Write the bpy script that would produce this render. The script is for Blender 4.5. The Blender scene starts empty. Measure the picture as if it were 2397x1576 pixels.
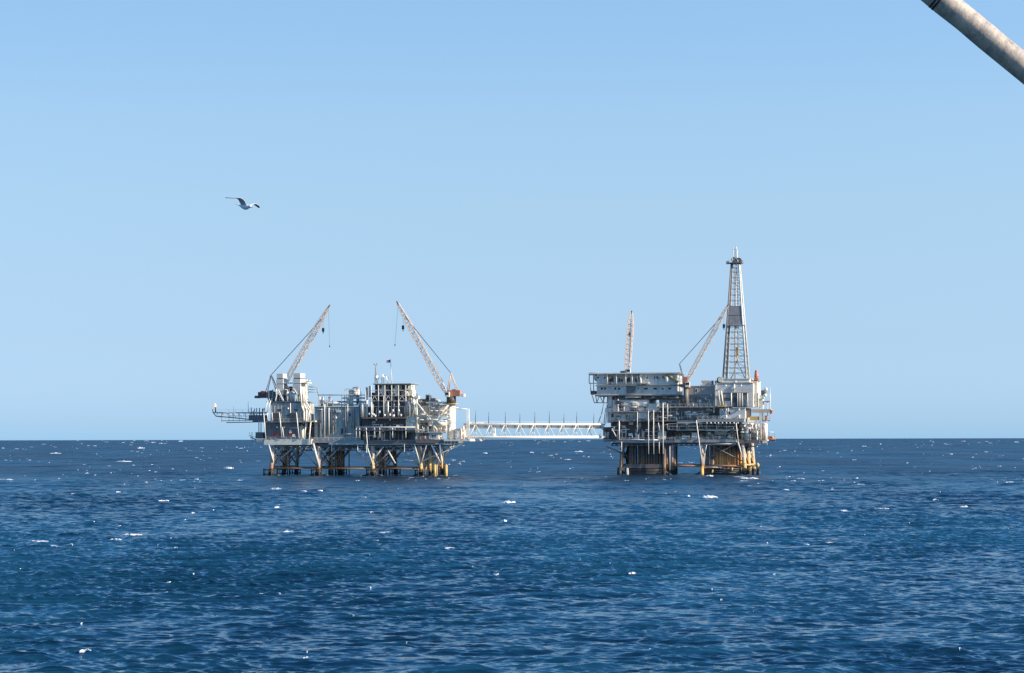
import bpy, math, random
import numpy as np
from mathutils import Vector, Matrix
RD = math.radians
random.seed(7)
sc = bpy.context.scene
COL = sc.collection

# ------------------------------------------------------------------ camera
FPX, CX, H0, HY, RS = 5000.0, 1198.5, 17.0, 1027.6, 0.0021   # focal length and horizon in photo pixels, eye height
cd = bpy.data.cameras.new('camera'); cam = bpy.data.objects.new('camera', cd); COL.objects.link(cam)
cd.sensor_width = 36; cd.lens = 36 * FPX / 2397.0
cd.shift_y = (HY - 788.0) / 2397.0
cd.clip_start = 0.5; cd.clip_end = 200000
cam.location = (0, 0, H0)
cam.rotation_euler = (Matrix.Rotation(RD(90), 4, 'X') @ Matrix.Rotation(-RS, 4, 'Z')).to_euler()
sc.camera = cam

# ------------------------------------------------------------------ sky and sun
SUN_EL, SUN_AZ = 27.0, -22.0            # azimuth measured from +X towards +Y
w = bpy.data.worlds.new('World'); sc.world = w; w.use_nodes = True
nt = w.node_tree; nt.nodes.clear()
out = nt.nodes.new('ShaderNodeOutputWorld'); bg = nt.nodes.new('ShaderNodeBackground')
sky = nt.nodes.new('ShaderNodeTexSky'); sky.sky_type = 'NISHITA'; sky.sun_disc = False
sky.sun_elevation = RD(SUN_EL); sky.sun_rotation = RD(90 - SUN_AZ)
sky.air_density = 1.0; sky.dust_density = 0.1; sky.ozone_density = 4.0
tc = nt.nodes.new('ShaderNodeTexCoord'); sx = nt.nodes.new('ShaderNodeSeparateXYZ')
rp = nt.nodes.new('ShaderNodeValToRGB'); mx = nt.nodes.new('ShaderNodeMixRGB'); mx.blend_type = 'MULTIPLY'; mx.inputs[0].default_value = 1
nt.links.new(tc.outputs['Generated'], sx.inputs[0]); nt.links.new(sx.outputs['Z'], rp.inputs[0])
SKYRAMP = [(0.0, (0.33, 0.59, 1.16)), (0.008, (0.385, 0.60, 1.10)), (0.022, (0.46, 0.62, 1.03)), (0.046, (0.553, 0.642, 0.907)), (0.074, (0.674, 0.707, 0.854)), (0.111, (0.834, 0.82, 0.853)), (0.149, (0.95, 0.92, 0.91)), (0.203, (0.99, 1.02, 1.0)), (0.25, (.76, 1.10, 1.2)), (0.34, (.52, 1.08, 1.36)), (0.6, (.42, .98, 1.42)), (1.0, (.55, .9, 1.4))]
el = rp.color_ramp.elements
el[0].position, el[0].color = SKYRAMP[0][0], (*SKYRAMP[0][1], 1)
el[1].position, el[1].color = SKYRAMP[-1][0], (*SKYRAMP[-1][1], 1)
for p, c in SKYRAMP[1:-1]:
    e = el.new(p); e.color = (*c, 1)
nt.links.new(sky.outputs[0], mx.inputs[1]); nt.links.new(rp.outputs[0], mx.inputs[2])
ev = nt.nodes.new('ShaderNodeMapRange'); nt.links.new(sx.outputs['X'], ev.inputs[0])      # evens the sky out from left to right
ev.inputs[1].default_value = -.35; ev.inputs[2].default_value = .35; ev.inputs[3].default_value = .82; ev.inputs[4].default_value = 1.06
m2 = nt.nodes.new('ShaderNodeMixRGB'); m2.blend_type = 'MULTIPLY'; m2.inputs[0].default_value = 1
nt.links.new(mx.outputs[0], m2.inputs[1]); nt.links.new(ev.outputs[0], m2.inputs[2]); nt.links.new(m2.outputs[0], bg.inputs[0]); bg.inputs[1].default_value = 0.11
nt.links.new(bg.outputs[0], out.inputs[0])
sl = bpy.data.lights.new('sun', 'SUN'); sl.energy = 4.6; sl.angle = RD(0.53); sl.color = (1.0, 0.89, 0.74)
so = bpy.data.objects.new('sun', sl); COL.objects.link(so)
sd = Vector((math.cos(RD(SUN_EL)) * math.cos(RD(SUN_AZ)), math.cos(RD(SUN_EL)) * math.sin(RD(SUN_AZ)), math.sin(RD(SUN_EL))))
so.rotation_euler = sd.to_track_quat('Z', 'Y').to_euler()
sc.view_settings.view_transform = 'Standard'; sc.view_settings.look = 'None'
sc.view_settings.gamma = 1; sc.view_settings.exposure = 0.75
sc.render.engine = 'CYCLES'
sc.cycles.max_bounces = 6; sc.cycles.sample_clamp_indirect = 4

# ------------------------------------------------------------------ materials
def nodes(name):
    m = bpy.data.materials.new(name); m.use_nodes = True
    t = m.node_tree; return m, t, t.nodes['Principled BSDF']
def noise(t, vec, scale, detail=3, rough=.6):
    n = t.nodes.new('ShaderNodeTexNoise'); n.inputs['Scale'].default_value = scale
    n.inputs['Detail'].default_value = detail; n.inputs['Roughness'].default_value = rough
    if vec: t.links.new(vec, n.inputs['Vector'])
    return n
def mapr(t, sock, a, b, c=0, d=1):
    n = t.nodes.new('ShaderNodeMapRange'); t.links.new(sock, n.inputs[0])
    n.inputs[1].default_value = a; n.inputs[2].default_value = b; n.inputs[3].default_value = c; n.inputs[4].default_value = d
    return n.outputs[0]
def mixc(t, fac, a, b, mode='MIX'):
    n = t.nodes.new('ShaderNodeMixRGB'); n.blend_type = mode
    if isinstance(fac, (int, float)): n.inputs[0].default_value = fac
    else: t.links.new(fac, n.inputs[0])
    for i, s in ((1, a), (2, b)):
        if isinstance(s, tuple): n.inputs[i].default_value = (*s, 1)
        else: t.links.new(s, n.inputs[i])
    return n.outputs[0]
def mathn(t, op, a, b):
    n = t.nodes.new('ShaderNodeMath'); n.operation = op
    for i, s in ((0, a), (1, b)):
        if isinstance(s, (int, float)): n.inputs[i].default_value = s
        else: t.links.new(s, n.inputs[i])
    return n.outputs[0]
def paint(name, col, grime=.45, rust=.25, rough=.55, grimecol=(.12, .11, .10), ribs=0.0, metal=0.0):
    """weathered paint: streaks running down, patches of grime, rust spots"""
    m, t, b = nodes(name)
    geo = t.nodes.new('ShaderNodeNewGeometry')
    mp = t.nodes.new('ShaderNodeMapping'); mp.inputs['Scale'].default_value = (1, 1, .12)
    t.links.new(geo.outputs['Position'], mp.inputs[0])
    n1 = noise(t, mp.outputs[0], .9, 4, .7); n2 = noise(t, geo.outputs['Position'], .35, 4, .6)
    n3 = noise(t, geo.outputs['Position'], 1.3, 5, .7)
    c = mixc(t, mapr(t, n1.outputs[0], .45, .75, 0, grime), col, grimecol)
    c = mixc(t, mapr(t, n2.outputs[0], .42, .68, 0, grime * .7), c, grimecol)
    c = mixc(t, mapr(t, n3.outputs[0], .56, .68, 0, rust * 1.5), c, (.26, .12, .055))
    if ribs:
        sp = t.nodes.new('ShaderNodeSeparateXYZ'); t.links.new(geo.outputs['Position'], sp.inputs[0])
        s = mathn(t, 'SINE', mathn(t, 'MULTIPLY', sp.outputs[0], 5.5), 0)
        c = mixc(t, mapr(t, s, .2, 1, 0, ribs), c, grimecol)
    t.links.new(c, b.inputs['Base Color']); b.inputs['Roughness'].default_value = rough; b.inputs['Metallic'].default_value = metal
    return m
def plain(name, col, rough=.6, emit=None):
    m, t, b = nodes(name); b.inputs['Base Color'].default_value = (*col, 1); b.inputs['Roughness'].default_value = rough
    if emit:
        b.inputs['Emission Color'].default_value = (*emit[0], 1); b.inputs['Emission Strength'].default_value = emit[1]
    return m
def leg_mat(name, top, rustc, zr=10.0, zb=3.0, dk=.75):
    """steel tubes standing in the sea: paint, then rust in the splash zone, then dark growth"""
    m, t, b = nodes(name)
    geo = t.nodes.new('ShaderNodeNewGeometry'); sp = t.nodes.new('ShaderNodeSeparateXYZ')
    t.links.new(geo.outputs['Position'], sp.inputs[0])
    n = noise(t, geo.outputs['Position'], .5, 4, .7); n2 = noise(t, geo.outputs['Position'], 1.6, 3, .7)
    z = mathn(t, 'ADD', sp.outputs[2], mathn(t, 'MULTIPLY', mathn(t, 'SUBTRACT', n.outputs[0], .5), 9))
    c = mixc(t, mapr(t, z, zr - 2, zr + 3, 0, 1), rustc, top)
    c = mixc(t, mapr(t, n2.outputs[0], .48, .66, 0, dk), c, (.10, .045, .025))
    z2 = mathn(t, 'ADD', sp.outputs[2], mathn(t, 'MULTIPLY', mathn(t, 'SUBTRACT', n2.outputs[0], .5), 3))
    c = mixc(t, mapr(t, z2, zb - .8, zb + .8, 0, 1), (.018, .018, .014), c)
    t.links.new(c, b.inputs['Base Color']); b.inputs['Roughness'].default_value = .75
    return m
M = dict(
    white=paint('white_paint', (.90, .84, .72), .15, .14),
    cream=paint('cream_paint', (.88, .79, .60), .18, .18),
    lightgrey=paint('light_grey_paint', (.72, .68, .59), .3, .16),
    panel=paint('ribbed_panel', (.54, .53, .44), .5, .14, ribs=.35),
    grey=paint('grey_steel', (.41, .385, .34), .45, .24),
    slate=paint('slate_steel', (.19, .18, .175), .5, .25),
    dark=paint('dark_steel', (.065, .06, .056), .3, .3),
    brown=paint('brown_steel', (.20, .16, .13), .5, .5),
    orange=paint('faded_orange', (.52, .21, .12), .35, .4),
    red=plain('red_paint', (.5, .05, .03)), maroon=paint('faded_maroon', (.22, .07, .06), .3, .3),
    ochre=paint('ochre_paint', (.66, .42, .12), .3, .5),
    boom=paint('pale_boom_paint', (.66, .50, .37), .2, .4),
    bridge=paint('bridge_white', (.80, .77, .68), .2, .25),
    glass=plain('dark_glass', (.02, .025, .03), .15),
    black=plain('black_rubber', (.015, .015, .015), .6),
    cable=plain('steel_cable', (.06, .06, .065), .5),
    lamp=plain('lamp_lens', (.85, .85, .8), .3),
    flame=plain('gas_flame', (.9, .3, .1), .6, ((1.0, .32, .12), 1.6)),
    leg=leg_mat('jacket_leg_paint', (.44, .37, .30), (.36, .19, .10), 6.5, 2.6, .5),
    legy=leg_mat('yellow_leg_paint', (.52, .45, .36), (.70, .45, .17), 8, 2.4),
    cond=leg_mat('conductor_rust', (.16, .10, .07), (.90, .38, .11), 9.5, 3.0, .35),
    condd=leg_mat('conductor_dark', (.12, .095, .08), (.30, .18, .10), 6.5, 3.0),
)

# ------------------------------------------------------------------ mesh building
class MB:
    def __init__(s): s.v = []; s.f = []; s.sm = []
    def add(s, vs, fs, smooth=False):
        o = len(s.v); s.v += [tuple(x) for x in vs]
        for f in fs: s.f.append(tuple(i + o for i in f)); s.sm.append(smooth)
        return s
    def box(s, u0, u1, v0, v1, z0, z1):
        if u0 > u1: u0, u1 = u1, u0
        if v0 > v1: v0, v1 = v1, v0
        if z0 > z1: z0, z1 = z1, z0
        return s.add([(u0, v0, z0), (u1, v0, z0), (u1, v1, z0), (u0, v1, z0), (u0, v0, z1), (u1, v0, z1), (u1, v1, z1), (u0, v1, z1)],
                     [(0, 3, 2, 1), (4, 5, 6, 7), (0, 1, 5, 4), (1, 2, 6, 5), (2, 3, 7, 6), (3, 0, 4, 7)])
    def tube(s, a, b, r, r2=None, n=8):
        if .1 < r < .2: r *= 1.2
        a, b = Vector(a), Vector(b); d = b - a
        if d.length < 1e-6: return s
        r2 = r if r2 is None else r2
        q = d.to_track_quat('Z', 'Y'); vs = []
        for p, rr in ((a, r), (b, r2)):
            for i in range(n):
                t = 2 * math.pi * i / n + math.pi / n
                vs.append(p + q @ Vector((rr * math.cos(t), rr * math.sin(t), 0)))
        fs = [(i, (i + 1) % n, n + (i + 1) % n, n + i) for i in range(n)]
        s.add(vs, fs, n > 5); o = len(s.v) - 2 * n
        s.f.append(tuple(o + i for i in reversed(range(n)))); s.sm.append(False)
        s.f.append(tuple(o + n + i for i in range(n))); s.sm.append(False)
        return s
    def path(s, pts, r, n=6):
        for a, b in zip(pts[:-1], pts[1:]): s.tube(a, b, r, n=n)
        return s
    def ball(s, c, ru, rv, rz, nu=12, nv=8):
        vs = [(c[0], c[1], c[2] - rz)]
        for j in range(1, nv):
            ph = -math.pi / 2 + math.pi * j / nv
            for i in range(nu):
                t = 2 * math.pi * i / nu
                vs.append((c[0] + ru * math.cos(ph) * math.cos(t), c[1] + rv * math.cos(ph) * math.sin(t), c[2] + rz * math.sin(ph)))
        vs.append((c[0], c[1], c[2] + rz)); fs = []
        for i in range(nu):
            fs.append((0, 1 + (i + 1) % nu, 1 + i)); L = len(vs) - 1; b = 1 + (nv - 2) * nu
            fs.append((L, b + i, b + (i + 1) % nu))
            for j in range(nv - 2):
                a = 1 + j * nu
                fs.append((a + i, a + (i + 1) % nu, a + nu + (i + 1) % nu, a + nu + i))
        return s.add(vs, fs, True)
    def rail(s, pts, h=1.1, step=2.2, r=.05):
        for a, b in zip(pts[:-1], pts[1:]):
            a, b = Vector(a), Vector(b); n = max(1, int((b - a).length / step))
            up = Vector((0, 0, h))
            s.tube(a + up, b + up, r, n=4); s.tube(a + up * .5, b + up * .5, r * .8, n=4)
            for i in range(n + 1):
                p = a.lerp(b, i / n); s.tube(p, p + up, r, n=4)
        return s
    def ladder(s, a, b, w=.6, r=.05):
        a, b = Vector(a), Vector(b); d = Vector((w / 2, 0, 0)); n = max(2, int((b - a).length / .8))
        s.tube(a - d, b - d, r, n=4); s.tube(a + d, b + d, r, n=4)
        for i in range(n + 1): p = a.lerp(b, i / n); s.tube(p - d, p + d, r * .7, n=4)
        return s
    def lattice(s, a, b, w0, wm, w1, n=12, rc=.14, rl=.07, t0=.12, t1=.2):
        """four chords with lacing from a to b; width w0 at the foot, wm in the middle, w1 at the tip"""
        a, b = Vector(a), Vector(b); d = (b - a).normalized()
        side = Vector((0, 1, 0)); side = (side - d * side.dot(d)).normalized(); up = d.cross(side)
        def wid(t):
            if t < t0: return w0 + (wm - w0) * t / t0
            if t > 1 - t1: return w1 + (wm - w1) * (1 - t) / t1
            return wm
        rings = []
        for i in range(n + 1):
            t = i / n; p = a.lerp(b, t); h = wid(t) / 2
            rings.append([p + side * h * i1 + up * h * j1 for i1, j1 in ((-1, -1), (1, -1), (1, 1), (-1, 1))])
        for i in range(n):
            for k in range(4):
                s.tube(rings[i][k], rings[i + 1][k], rc, n=5)
                k2 = (k + 1) % 4
                if i % 2: s.tube(rings[i][k], rings[i + 1][k2], rl, n=4)
                else: s.tube(rings[i][k2], rings[i + 1][k], rl, n=4)
                if i: s.tube(rings[i][k], rings[i][k2], rl, n=4)
        return s

class Frame:
    """a ground frame: u runs along the front, v goes away from the viewer, z up"""
    def __init__(s, ox, oy, deg): s.ox, s.oy, s.th = ox, oy, RD(deg); s.c, s.s = math.cos(s.th), math.sin(s.th)
    def pt(s, px, py, v=0.0):
        k = (px - CX) / FPX
        Y = (v + s.ox * s.s + s.oy * s.c) / (k * s.s + s.c)
        u = (k * Y - s.ox) * s.c - (Y - s.oy) * s.s
        z = H0 - (py - (HY - RS * (px - CX))) * Y / FPX
        return (u, v, z)
    def world(s, p): return (s.ox + p[0] * s.c + p[1] * s.s, s.oy - p[0] * s.s + p[1] * s.c, p[2])
    def pb(s, px0, px1, py0, py1, v=0.0):
        a = s.pt(px0, (py0 + py1) / 2, v); b = s.pt(px1, (py0 + py1) / 2, v); m = (px0 + px1) / 2
        return a[0], b[0], s.pt(m, py1, v)[2], s.pt(m, py0, v)[2]      # u0,u1,zbottom,ztop

class Thing:
    def __init__(s, fr, name, label, cat, base, group=None):
        s.fr, s.base = fr, base
        o = bpy.data.objects.new(name, None); COL.objects.link(o); s.o = o
        o.location = fr.world(base); o.rotation_euler = (0, 0, -fr.th)
        o['label'] = label; o['category'] = cat
        if group: o['group'] = group
    def part(s, name, mb, mat, parent=None, label=None):
        me = bpy.data.meshes.new(name); b = s.base
        me.from_pydata([(x[0] - b[0], x[1] - b[1], x[2] - b[2]) for x in mb.v], [], mb.f)
        me.polygons.foreach_set('use_smooth', mb.sm)
        me.materials.append(M[mat] if isinstance(mat, str) else mat); me.update()
        o = bpy.data.objects.new(name, me); COL.objects.link(o); o.parent = parent or s.o
        if label: o['label'] = label
        return o

def single(name, mb, mats, label=None, cat=None, group=None, kind=None, fidx=None, loc=(0, 0, 0), rot=(0, 0, 0)):
    me = bpy.data.meshes.new(name); me.from_pydata(mb.v, [], mb.f); me.polygons.foreach_set('use_smooth', mb.sm)
    for m in mats: me.materials.append(m)
    if fidx: me.polygons.foreach_set('material_index', fidx)
    me.update(); o = bpy.data.objects.new(name, me); COL.objects.link(o); o.location = loc; o.rotation_euler = rot
    if label: o['label'] = label
    if cat: o['category'] = cat
    if group: o['group'] = group
    if kind: o['kind'] = kind
    return o

# ------------------------------------------------------------------ the sea
rng = np.random.RandomState(11)
NW = 170
lam = np.exp(rng.uniform(math.log(.75), math.log(20), NW))
ang = RD(-90) + rng.normal(0, 1, NW) * RD(27) + RD(9)
kk = 2 * np.pi / lam; kx = kk * np.cos(ang); ky = kk * np.sin(ang); ph = rng.uniform(0, 2 * np.pi, NW)
slope = 0.029 * np.where(lam < 1.6, 2.0, np.where(lam < 2.6, 1.25, np.where(lam < 5, .9, .9 * (5 / lam) ** .95)))
amp = slope / kk
def wave(x, y, r, lod):
    """returns dz, dx, dy"""
    z = np.zeros_like(x); dx = np.zeros_like(x); dy = np.zeros_like(x)
    g2 = .9 + .3 * np.sin(x * .083 + 1.9 * np.sin(y * .031 + .5)) * np.sin(y * .047 + 1.4 * np.sin(x * .039)) + .2 * np.sin(x * .19 + y * .05 + 2 * np.sin(y * .11))
    flat = x.ndim == 1
    if flat: x, y, z, dx, dy, g2 = [q[None, :] for q in (x, y, z, dx, dy, g2)]; lod = np.broadcast_to(lod, x.shape)
    lmin = lod.min(1)
    for i in range(NW):
        rows = np.nonzero(lam[i] / lmin > 1.6)[0]
        if not len(rows): continue
        r0, r1 = rows[0], rows[-1] + 1
        wgt = np.clip((lam[i] / lod[r0:r1] - 1.6) / 1.6, 0, 1)
        p = kx[i] * x[r0:r1] + ky[i] * y[r0:r1] + ph[i]
        a = amp[i] * wgt
        if lam[i] < 3.2: a = a * g2[r0:r1]
        z[r0:r1] += a * np.cos(p); s = np.sin(p) * a
        dx[r0:r1] -= s * kx[i] / kk[i]; dy[r0:r1] -= s * ky[i] / kk[i]
    if flat: x, y, z, dx, dy = x[0], y[0], z[0], dx[0], dy[0]
    g = 1 + .35 * np.sin(x * .021 + 1.3 * np.sin(y * .013)) * np.sin(y * .017 + .6)
    return z * g, dx * g, dy * g
def step(r): return max(.18, r * r / (2136 * 17) * (.075 if r < 1150 else .15))
def lod_at(r): return np.maximum(.18, r * r / (2136 * 17) * np.where(r < 1150, .075, .15))
rr = [2.0]
while rr[-1] < 90: rr.append(rr[-1] * 1.08)
while rr[-1] < 2500: rr.append(rr[-1] + step(rr[-1]))
while rr[-1] < 90000: rr.append(rr[-1] * 1.12)
rr = np.array(rr)
A0 = RD(15.5); dense = np.linspace(-A0, A0, 960)
side = A0 + (np.linspace(0, 1, 60)[1:] ** 1.6) * (math.pi - A0)
aa = np.concatenate([-side[::-1][:-1] if False else -side[::-1], dense, side[:-1]])
AR, RR = np.meshgrid(aa, rr)
X = RR * np.sin(AR); Y = RR * np.cos(AR)
lod = lod_at(RR); lod = np.where((np.abs(AR) > A0 + .01) | (RR < 90), np.maximum(lod, RR * .03), lod)
dz, dx, dy = wave(X, Y, RR, lod)
n_r, n_a = X.shape
co = np.stack([X + dx, Y + dy, dz], -1).reshape(-1, 3).astype(np.float32)
i0 = (np.arange(n_r - 1)[:, None] * n_a + np.arange(n_a)[None, :])
j1 = (np.arange(n_a) + 1) % n_a
i1 = (np.arange(n_r - 1)[:, None] * n_a + j1[None, :])
quads = np.stack([i0, i0 + n_a, i1 + n_a, i1], -1).reshape(-1, 4)[:, ::-1].astype(np.int32)
co = np.vstack([co, [[0, 0, 0]]]).astype(np.float32)
c_id = len(co) - 1
tris = np.stack([np.full(n_a, c_id), np.arange(n_a), j1], -1)[:, ::-1].astype(np.int32)
me = bpy.data.meshes.new('sea')
me.vertices.add(len(co)); me.vertices.foreach_set('co', co.ravel())
nl = quads.size + tris.size
me.loops.add(nl); me.loops.foreach_set('vertex_index', np.concatenate([quads.ravel(), tris.ravel()]))
nq, ntri = len(quads), len(tris)
me.polygons.add(nq + ntri)
me.polygons.foreach_set('loop_start', np.concatenate([np.arange(nq) * 4, nq * 4 + np.arange(ntri) * 3]).astype(np.int32))
me.polygons.foreach_set('loop_total', np.concatenate([np.full(nq, 4), np.full(ntri, 3)]).astype(np.int32))
me.update(calc_edges=True)
me.polygons.foreach_set('use_smooth', np.ones(nq + ntri, bool))
# water: deep blue body, sky reflected from small wind ripples
m, t, b = nodes('sea_water')
geo = t.nodes.new('ShaderNodeNewGeometry')
mp = t.nodes.new('ShaderNodeMapping'); mp.inputs['Rotation'].default_value = (0, 0, RD(14)); mp.inputs['Scale'].default_value = (.4, 1, 1)
t.links.new(geo.outputs['Position'], mp.inputs[0])
SL = [(.9, .34), (3.2, .16), (.35, 1.7), (.045, 2.2)]
acc = None
for scl, st in SL:
    n = noise(t, mp.outputs[0], scl, 3, .65)
    vs = t.nodes.new('ShaderNodeVectorMath'); vs.operation = 'SUBTRACT'; t.links.new(n.outputs['Color'], vs.inputs[0]); vs.inputs[1].default_value = (.5, .5, .5)
    vm = t.nodes.new('ShaderNodeVectorMath'); vm.operation = 'MULTIPLY'; t.links.new(vs.outputs[0], vm.inputs[0]); vm.inputs[1].default_value = (st * 1.6, st * 2.6, 0)
    if scl < .4:      # where the mesh is too coarse to carry the waves themselves
        ln_ = t.nodes.new('ShaderNodeVectorMath'); ln_.operation = 'LENGTH'; t.links.new(geo.outputs['Position'], ln_.inputs[0])
        sc2 = t.nodes.new('ShaderNodeVectorMath'); sc2.operation = 'SCALE'; t.links.new(vm.outputs[0], sc2.inputs[0])
        t.links.new(mapr(t, ln_.outputs['Value'], 350, 1600), sc2.inputs['Scale']); vm = sc2
    if acc is None: acc = vm.outputs[0]
    else:
        ad = t.nodes.new('ShaderNodeVectorMath'); t.links.new(acc, ad.inputs[0]); t.links.new(vm.outputs[0], ad.inputs[1]); acc = ad.outputs[0]
ld = t.nodes.new('ShaderNodeVectorMath'); ld.operation = 'LENGTH'; t.links.new(geo.outputs['Position'], ld.inputs[0])
sa = t.nodes.new('ShaderNodeVectorMath'); sa.operation = 'SCALE'; t.links.new(acc, sa.inputs[0]); t.links.new(mapr(t, ld.outputs['Value'], 250, 1100, 1, .26), sa.inputs['Scale']); acc = sa.outputs[0]
ad = t.nodes.new('ShaderNodeVectorMath'); t.links.new(geo.outputs['Normal'], ad.inputs[0]); t.links.new(acc, ad.inputs[1])
nm = t.nodes.new('ShaderNodeVectorMath'); nm.operation = 'NORMALIZE'; t.links.new(ad.outputs[0], nm.inputs[0])
t.links.new(nm.outputs[0], b.inputs['Normal'])
big = noise(t, geo.outputs['Position'], .012, 4, .6)
c = mixc(t, mapr(t, big.outputs[0], .38, .62), (.002, .015, .032), (.003, .026, .050))
mpg = t.nodes.new('ShaderNodeMapping'); mpg.inputs['Scale'].default_value = (.011, .0022, 1); t.links.new(geo.outputs['Position'], mpg.inputs[0])
gust = noise(t, mpg.outputs[0], 1.0, 5, .7)
c = mixc(t, mapr(t, gust.outputs[0], .45, .57, 0, .9), c, (.008, .055, .10))
t.links.new(c, b.inputs['Base Color']); 
far = t.nodes.new('ShaderNodeVectorMath'); far.operation = 'LENGTH'; t.links.new(geo.outputs['Position'], far.inputs[0])
t.links.new(mapr(t, far.outputs['Value'], 250, 900, .44, .36), b.inputs['Specular IOR Level']); t.links.new(mapr(t, far.outputs['Value'], 300, 1150, .08, .42), b.inputs['Roughness']); b.inputs['IOR'].default_value = 1.33
me.materials.append(m)
sea = bpy.data.objects.new('sea', me); COL.objects.link(sea); sea['kind'] = 'structure'

# foam: whitecaps standing on the wave crests
def foam_mat():
    m, t, b = nodes('sea_foam'); geo = t.nodes.new('ShaderNodeNewGeometry')
    n = noise(t, geo.outputs['Position'], 1.7, 4, .7); n2 = noise(t, geo.outputs['Position'], .08, 2, .5)
    t.links.new(mixc(t, mapr(t, n2.outputs[0], .42, .56), (.45, .56, .66), (.95, .95, .94)), b.inputs['Base Color']); b.inputs['Roughness'].default_value = .9
    t.links.new(mapr(t, n.outputs[0], .40, .56, .06, 1), b.inputs['Alpha'])
    return m
fm = MB()
def surf(x, y):
    r = math.hypot(x, y); a = np.array([x]); bb = np.array([y])
    return float(wave(a, bb, None, np.array([float(lod_at(np.array([r]))[0])]))[0][0])
def foam(px, py, wpx, hpx, seed):
    rg = random.Random(seed)
    hy = HY - RS * (px - CX); Yd = H0 * FPX / max(2.5, (py - hy)); x = (px - CX) / FPX * Yd
    if Yd < 900:      # sit on the nearest crest
        ys = np.arange(Yd - 5, Yd + 5, .5); hs = [surf(x, yy) for yy in ys]; Yd = float(ys[int(np.argmax(hs))])
    w_ = wpx * Yd / FPX; h_ = hpx * Yd / FPX * (.62 if py > 1110 else .85)
    z = surf(x, Yd); n = 14; dd = max(.25, min(3.0, h_ * 1.4))
    rows = []
    k1, k2, tl = rg.uniform(.6, 2.5), rg.uniform(0, 6), rg.uniform(-.5, .5)
    for j, (fv, fz) in enumerate(((-1, -.25), (-.6, .3), (-.1, 1.0), (.5, .85), (1.1, -.25))):
        row = []
        for i in range(n + 1):
            q = i / n * 2 - 1; e = max(0, 1 - q * q) ** .5
            nz = (.45 + .55 * abs(math.sin(k1 * q * 3 + k2)) + rg.uniform(-.22, .22)) * e
            row.append((x + q * w_ / 2, Yd + fv * dd * (.4 + e) + math.sin(q * 2 + k2) * dd + tl * q * w_ * .5, z + (fz * h_ * nz if fz > 0 else -.12)))
        rows.append(row)
    vs = [p for r_ in rows for p in r_]; fs = []
    for j in range(4):
        for i in range(n):
            a = j * (n + 1) + i; fs.append((a, a + 1, a + n + 2, a + n + 1))
    fm.add(vs, fs, True)
BIG = [(535, 1097, 26, 6), (1190, 1178, 34, 7), (1655, 1165, 42, 9), (1752, 1121, 46, 6), (14, 1124, 46, 6), (290, 1081, 38, 3), (646, 1146, 30, 6),
       (222, 1520, 26, 6), (305, 1256, 50, 4), (262, 1268, 30, 4), (70, 1271, 60, 3), (1738, 1127, 24, 3), (1660, 1115, 20, 5), (1612, 1164, 12, 5),
       (1180, 1220, 14, 5), (1980, 1200, 20, 4), (2070, 1193, 36, 3), (2260, 1190, 28, 5), (710, 1151, 18, 4), (748, 1151, 14, 4), (1135, 1062, 14, 4),
       (1355, 1058, 22, 3), (1245, 1060, 10, 3), (650, 1188, 14, 4), (455, 1202, 14, 4), (380, 1175, 24, 3), (1050, 1290, 24, 3), (1160, 1352, 14, 4),
       (1480, 1347, 18, 3), (1850, 1117, 26, 3), (2010, 1135, 18, 3), (2360, 1130, 20, 3), (2190, 1175, 14, 5), (1935, 1272, 24, 3), (1880, 1274, 16, 3),
       (900, 1248, 34, 3), (680, 1245, 26, 4), (410, 1363, 14, 4), (120, 1285, 18, 4), (170, 1280, 12, 5), (1730, 1117, 30, 4), (130, 1062, 30, 3), (330, 1050, 18, 4)]
for i, (a, b_, c_, d_) in enumerate(BIG): foam(a, b_, c_, d_, i)
for i in range(1300):
    py = 1031 + 100 * random.random() ** 1.3 if i < 1120 else 1120 + 420 * random.random() ** 1.9
    px = random.uniform(-120, 2520)
    if 620 < px < 1050 and 1085 < py < 1116 or 1430 < px < 1775 and 1085 < py < 1113: continue
    if math.sin(px * .013 + 3 * math.sin(py * .09)) + random.random() < .35: continue
    sc_ = random.random() ** 2
    foam(px, py, 2.5 + 17 * sc_ * random.random(), (.5 if py < 1090 else .8) + 1.3 * random.random() * (.4 + sc_), 100 + i)
FOOT = [(641, 1115, 16), (668, 1114, 10), (749, 1114, 14), (802, 1112, 10), (873, 1114, 13), (925, 1112, 8), (981, 1115, 20), (1010, 1115, 16), (1034, 1114, 12), (1450, 1111, 16), (1500, 1111, 22), (1560, 1111, 14), (1643, 1111, 12), (1690, 1111, 18), (1738, 1112, 16), (1765, 1111, 18)]
for k, (a, b_, c_) in enumerate(FOOT): foam(a, b_, c_, 1.6, 900 + k)
single('sea_foam', fm, [foam_mat()], kind='stuff', label='white foam of breaking wave crests scattered over the sea')

# ------------------------------------------------------------------ helpers for the platforms
L = Frame(-70, 985, 14)      # left platform: front line through photo column ~843
R = Frame(80, 1000, 14)      # right platform

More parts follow.
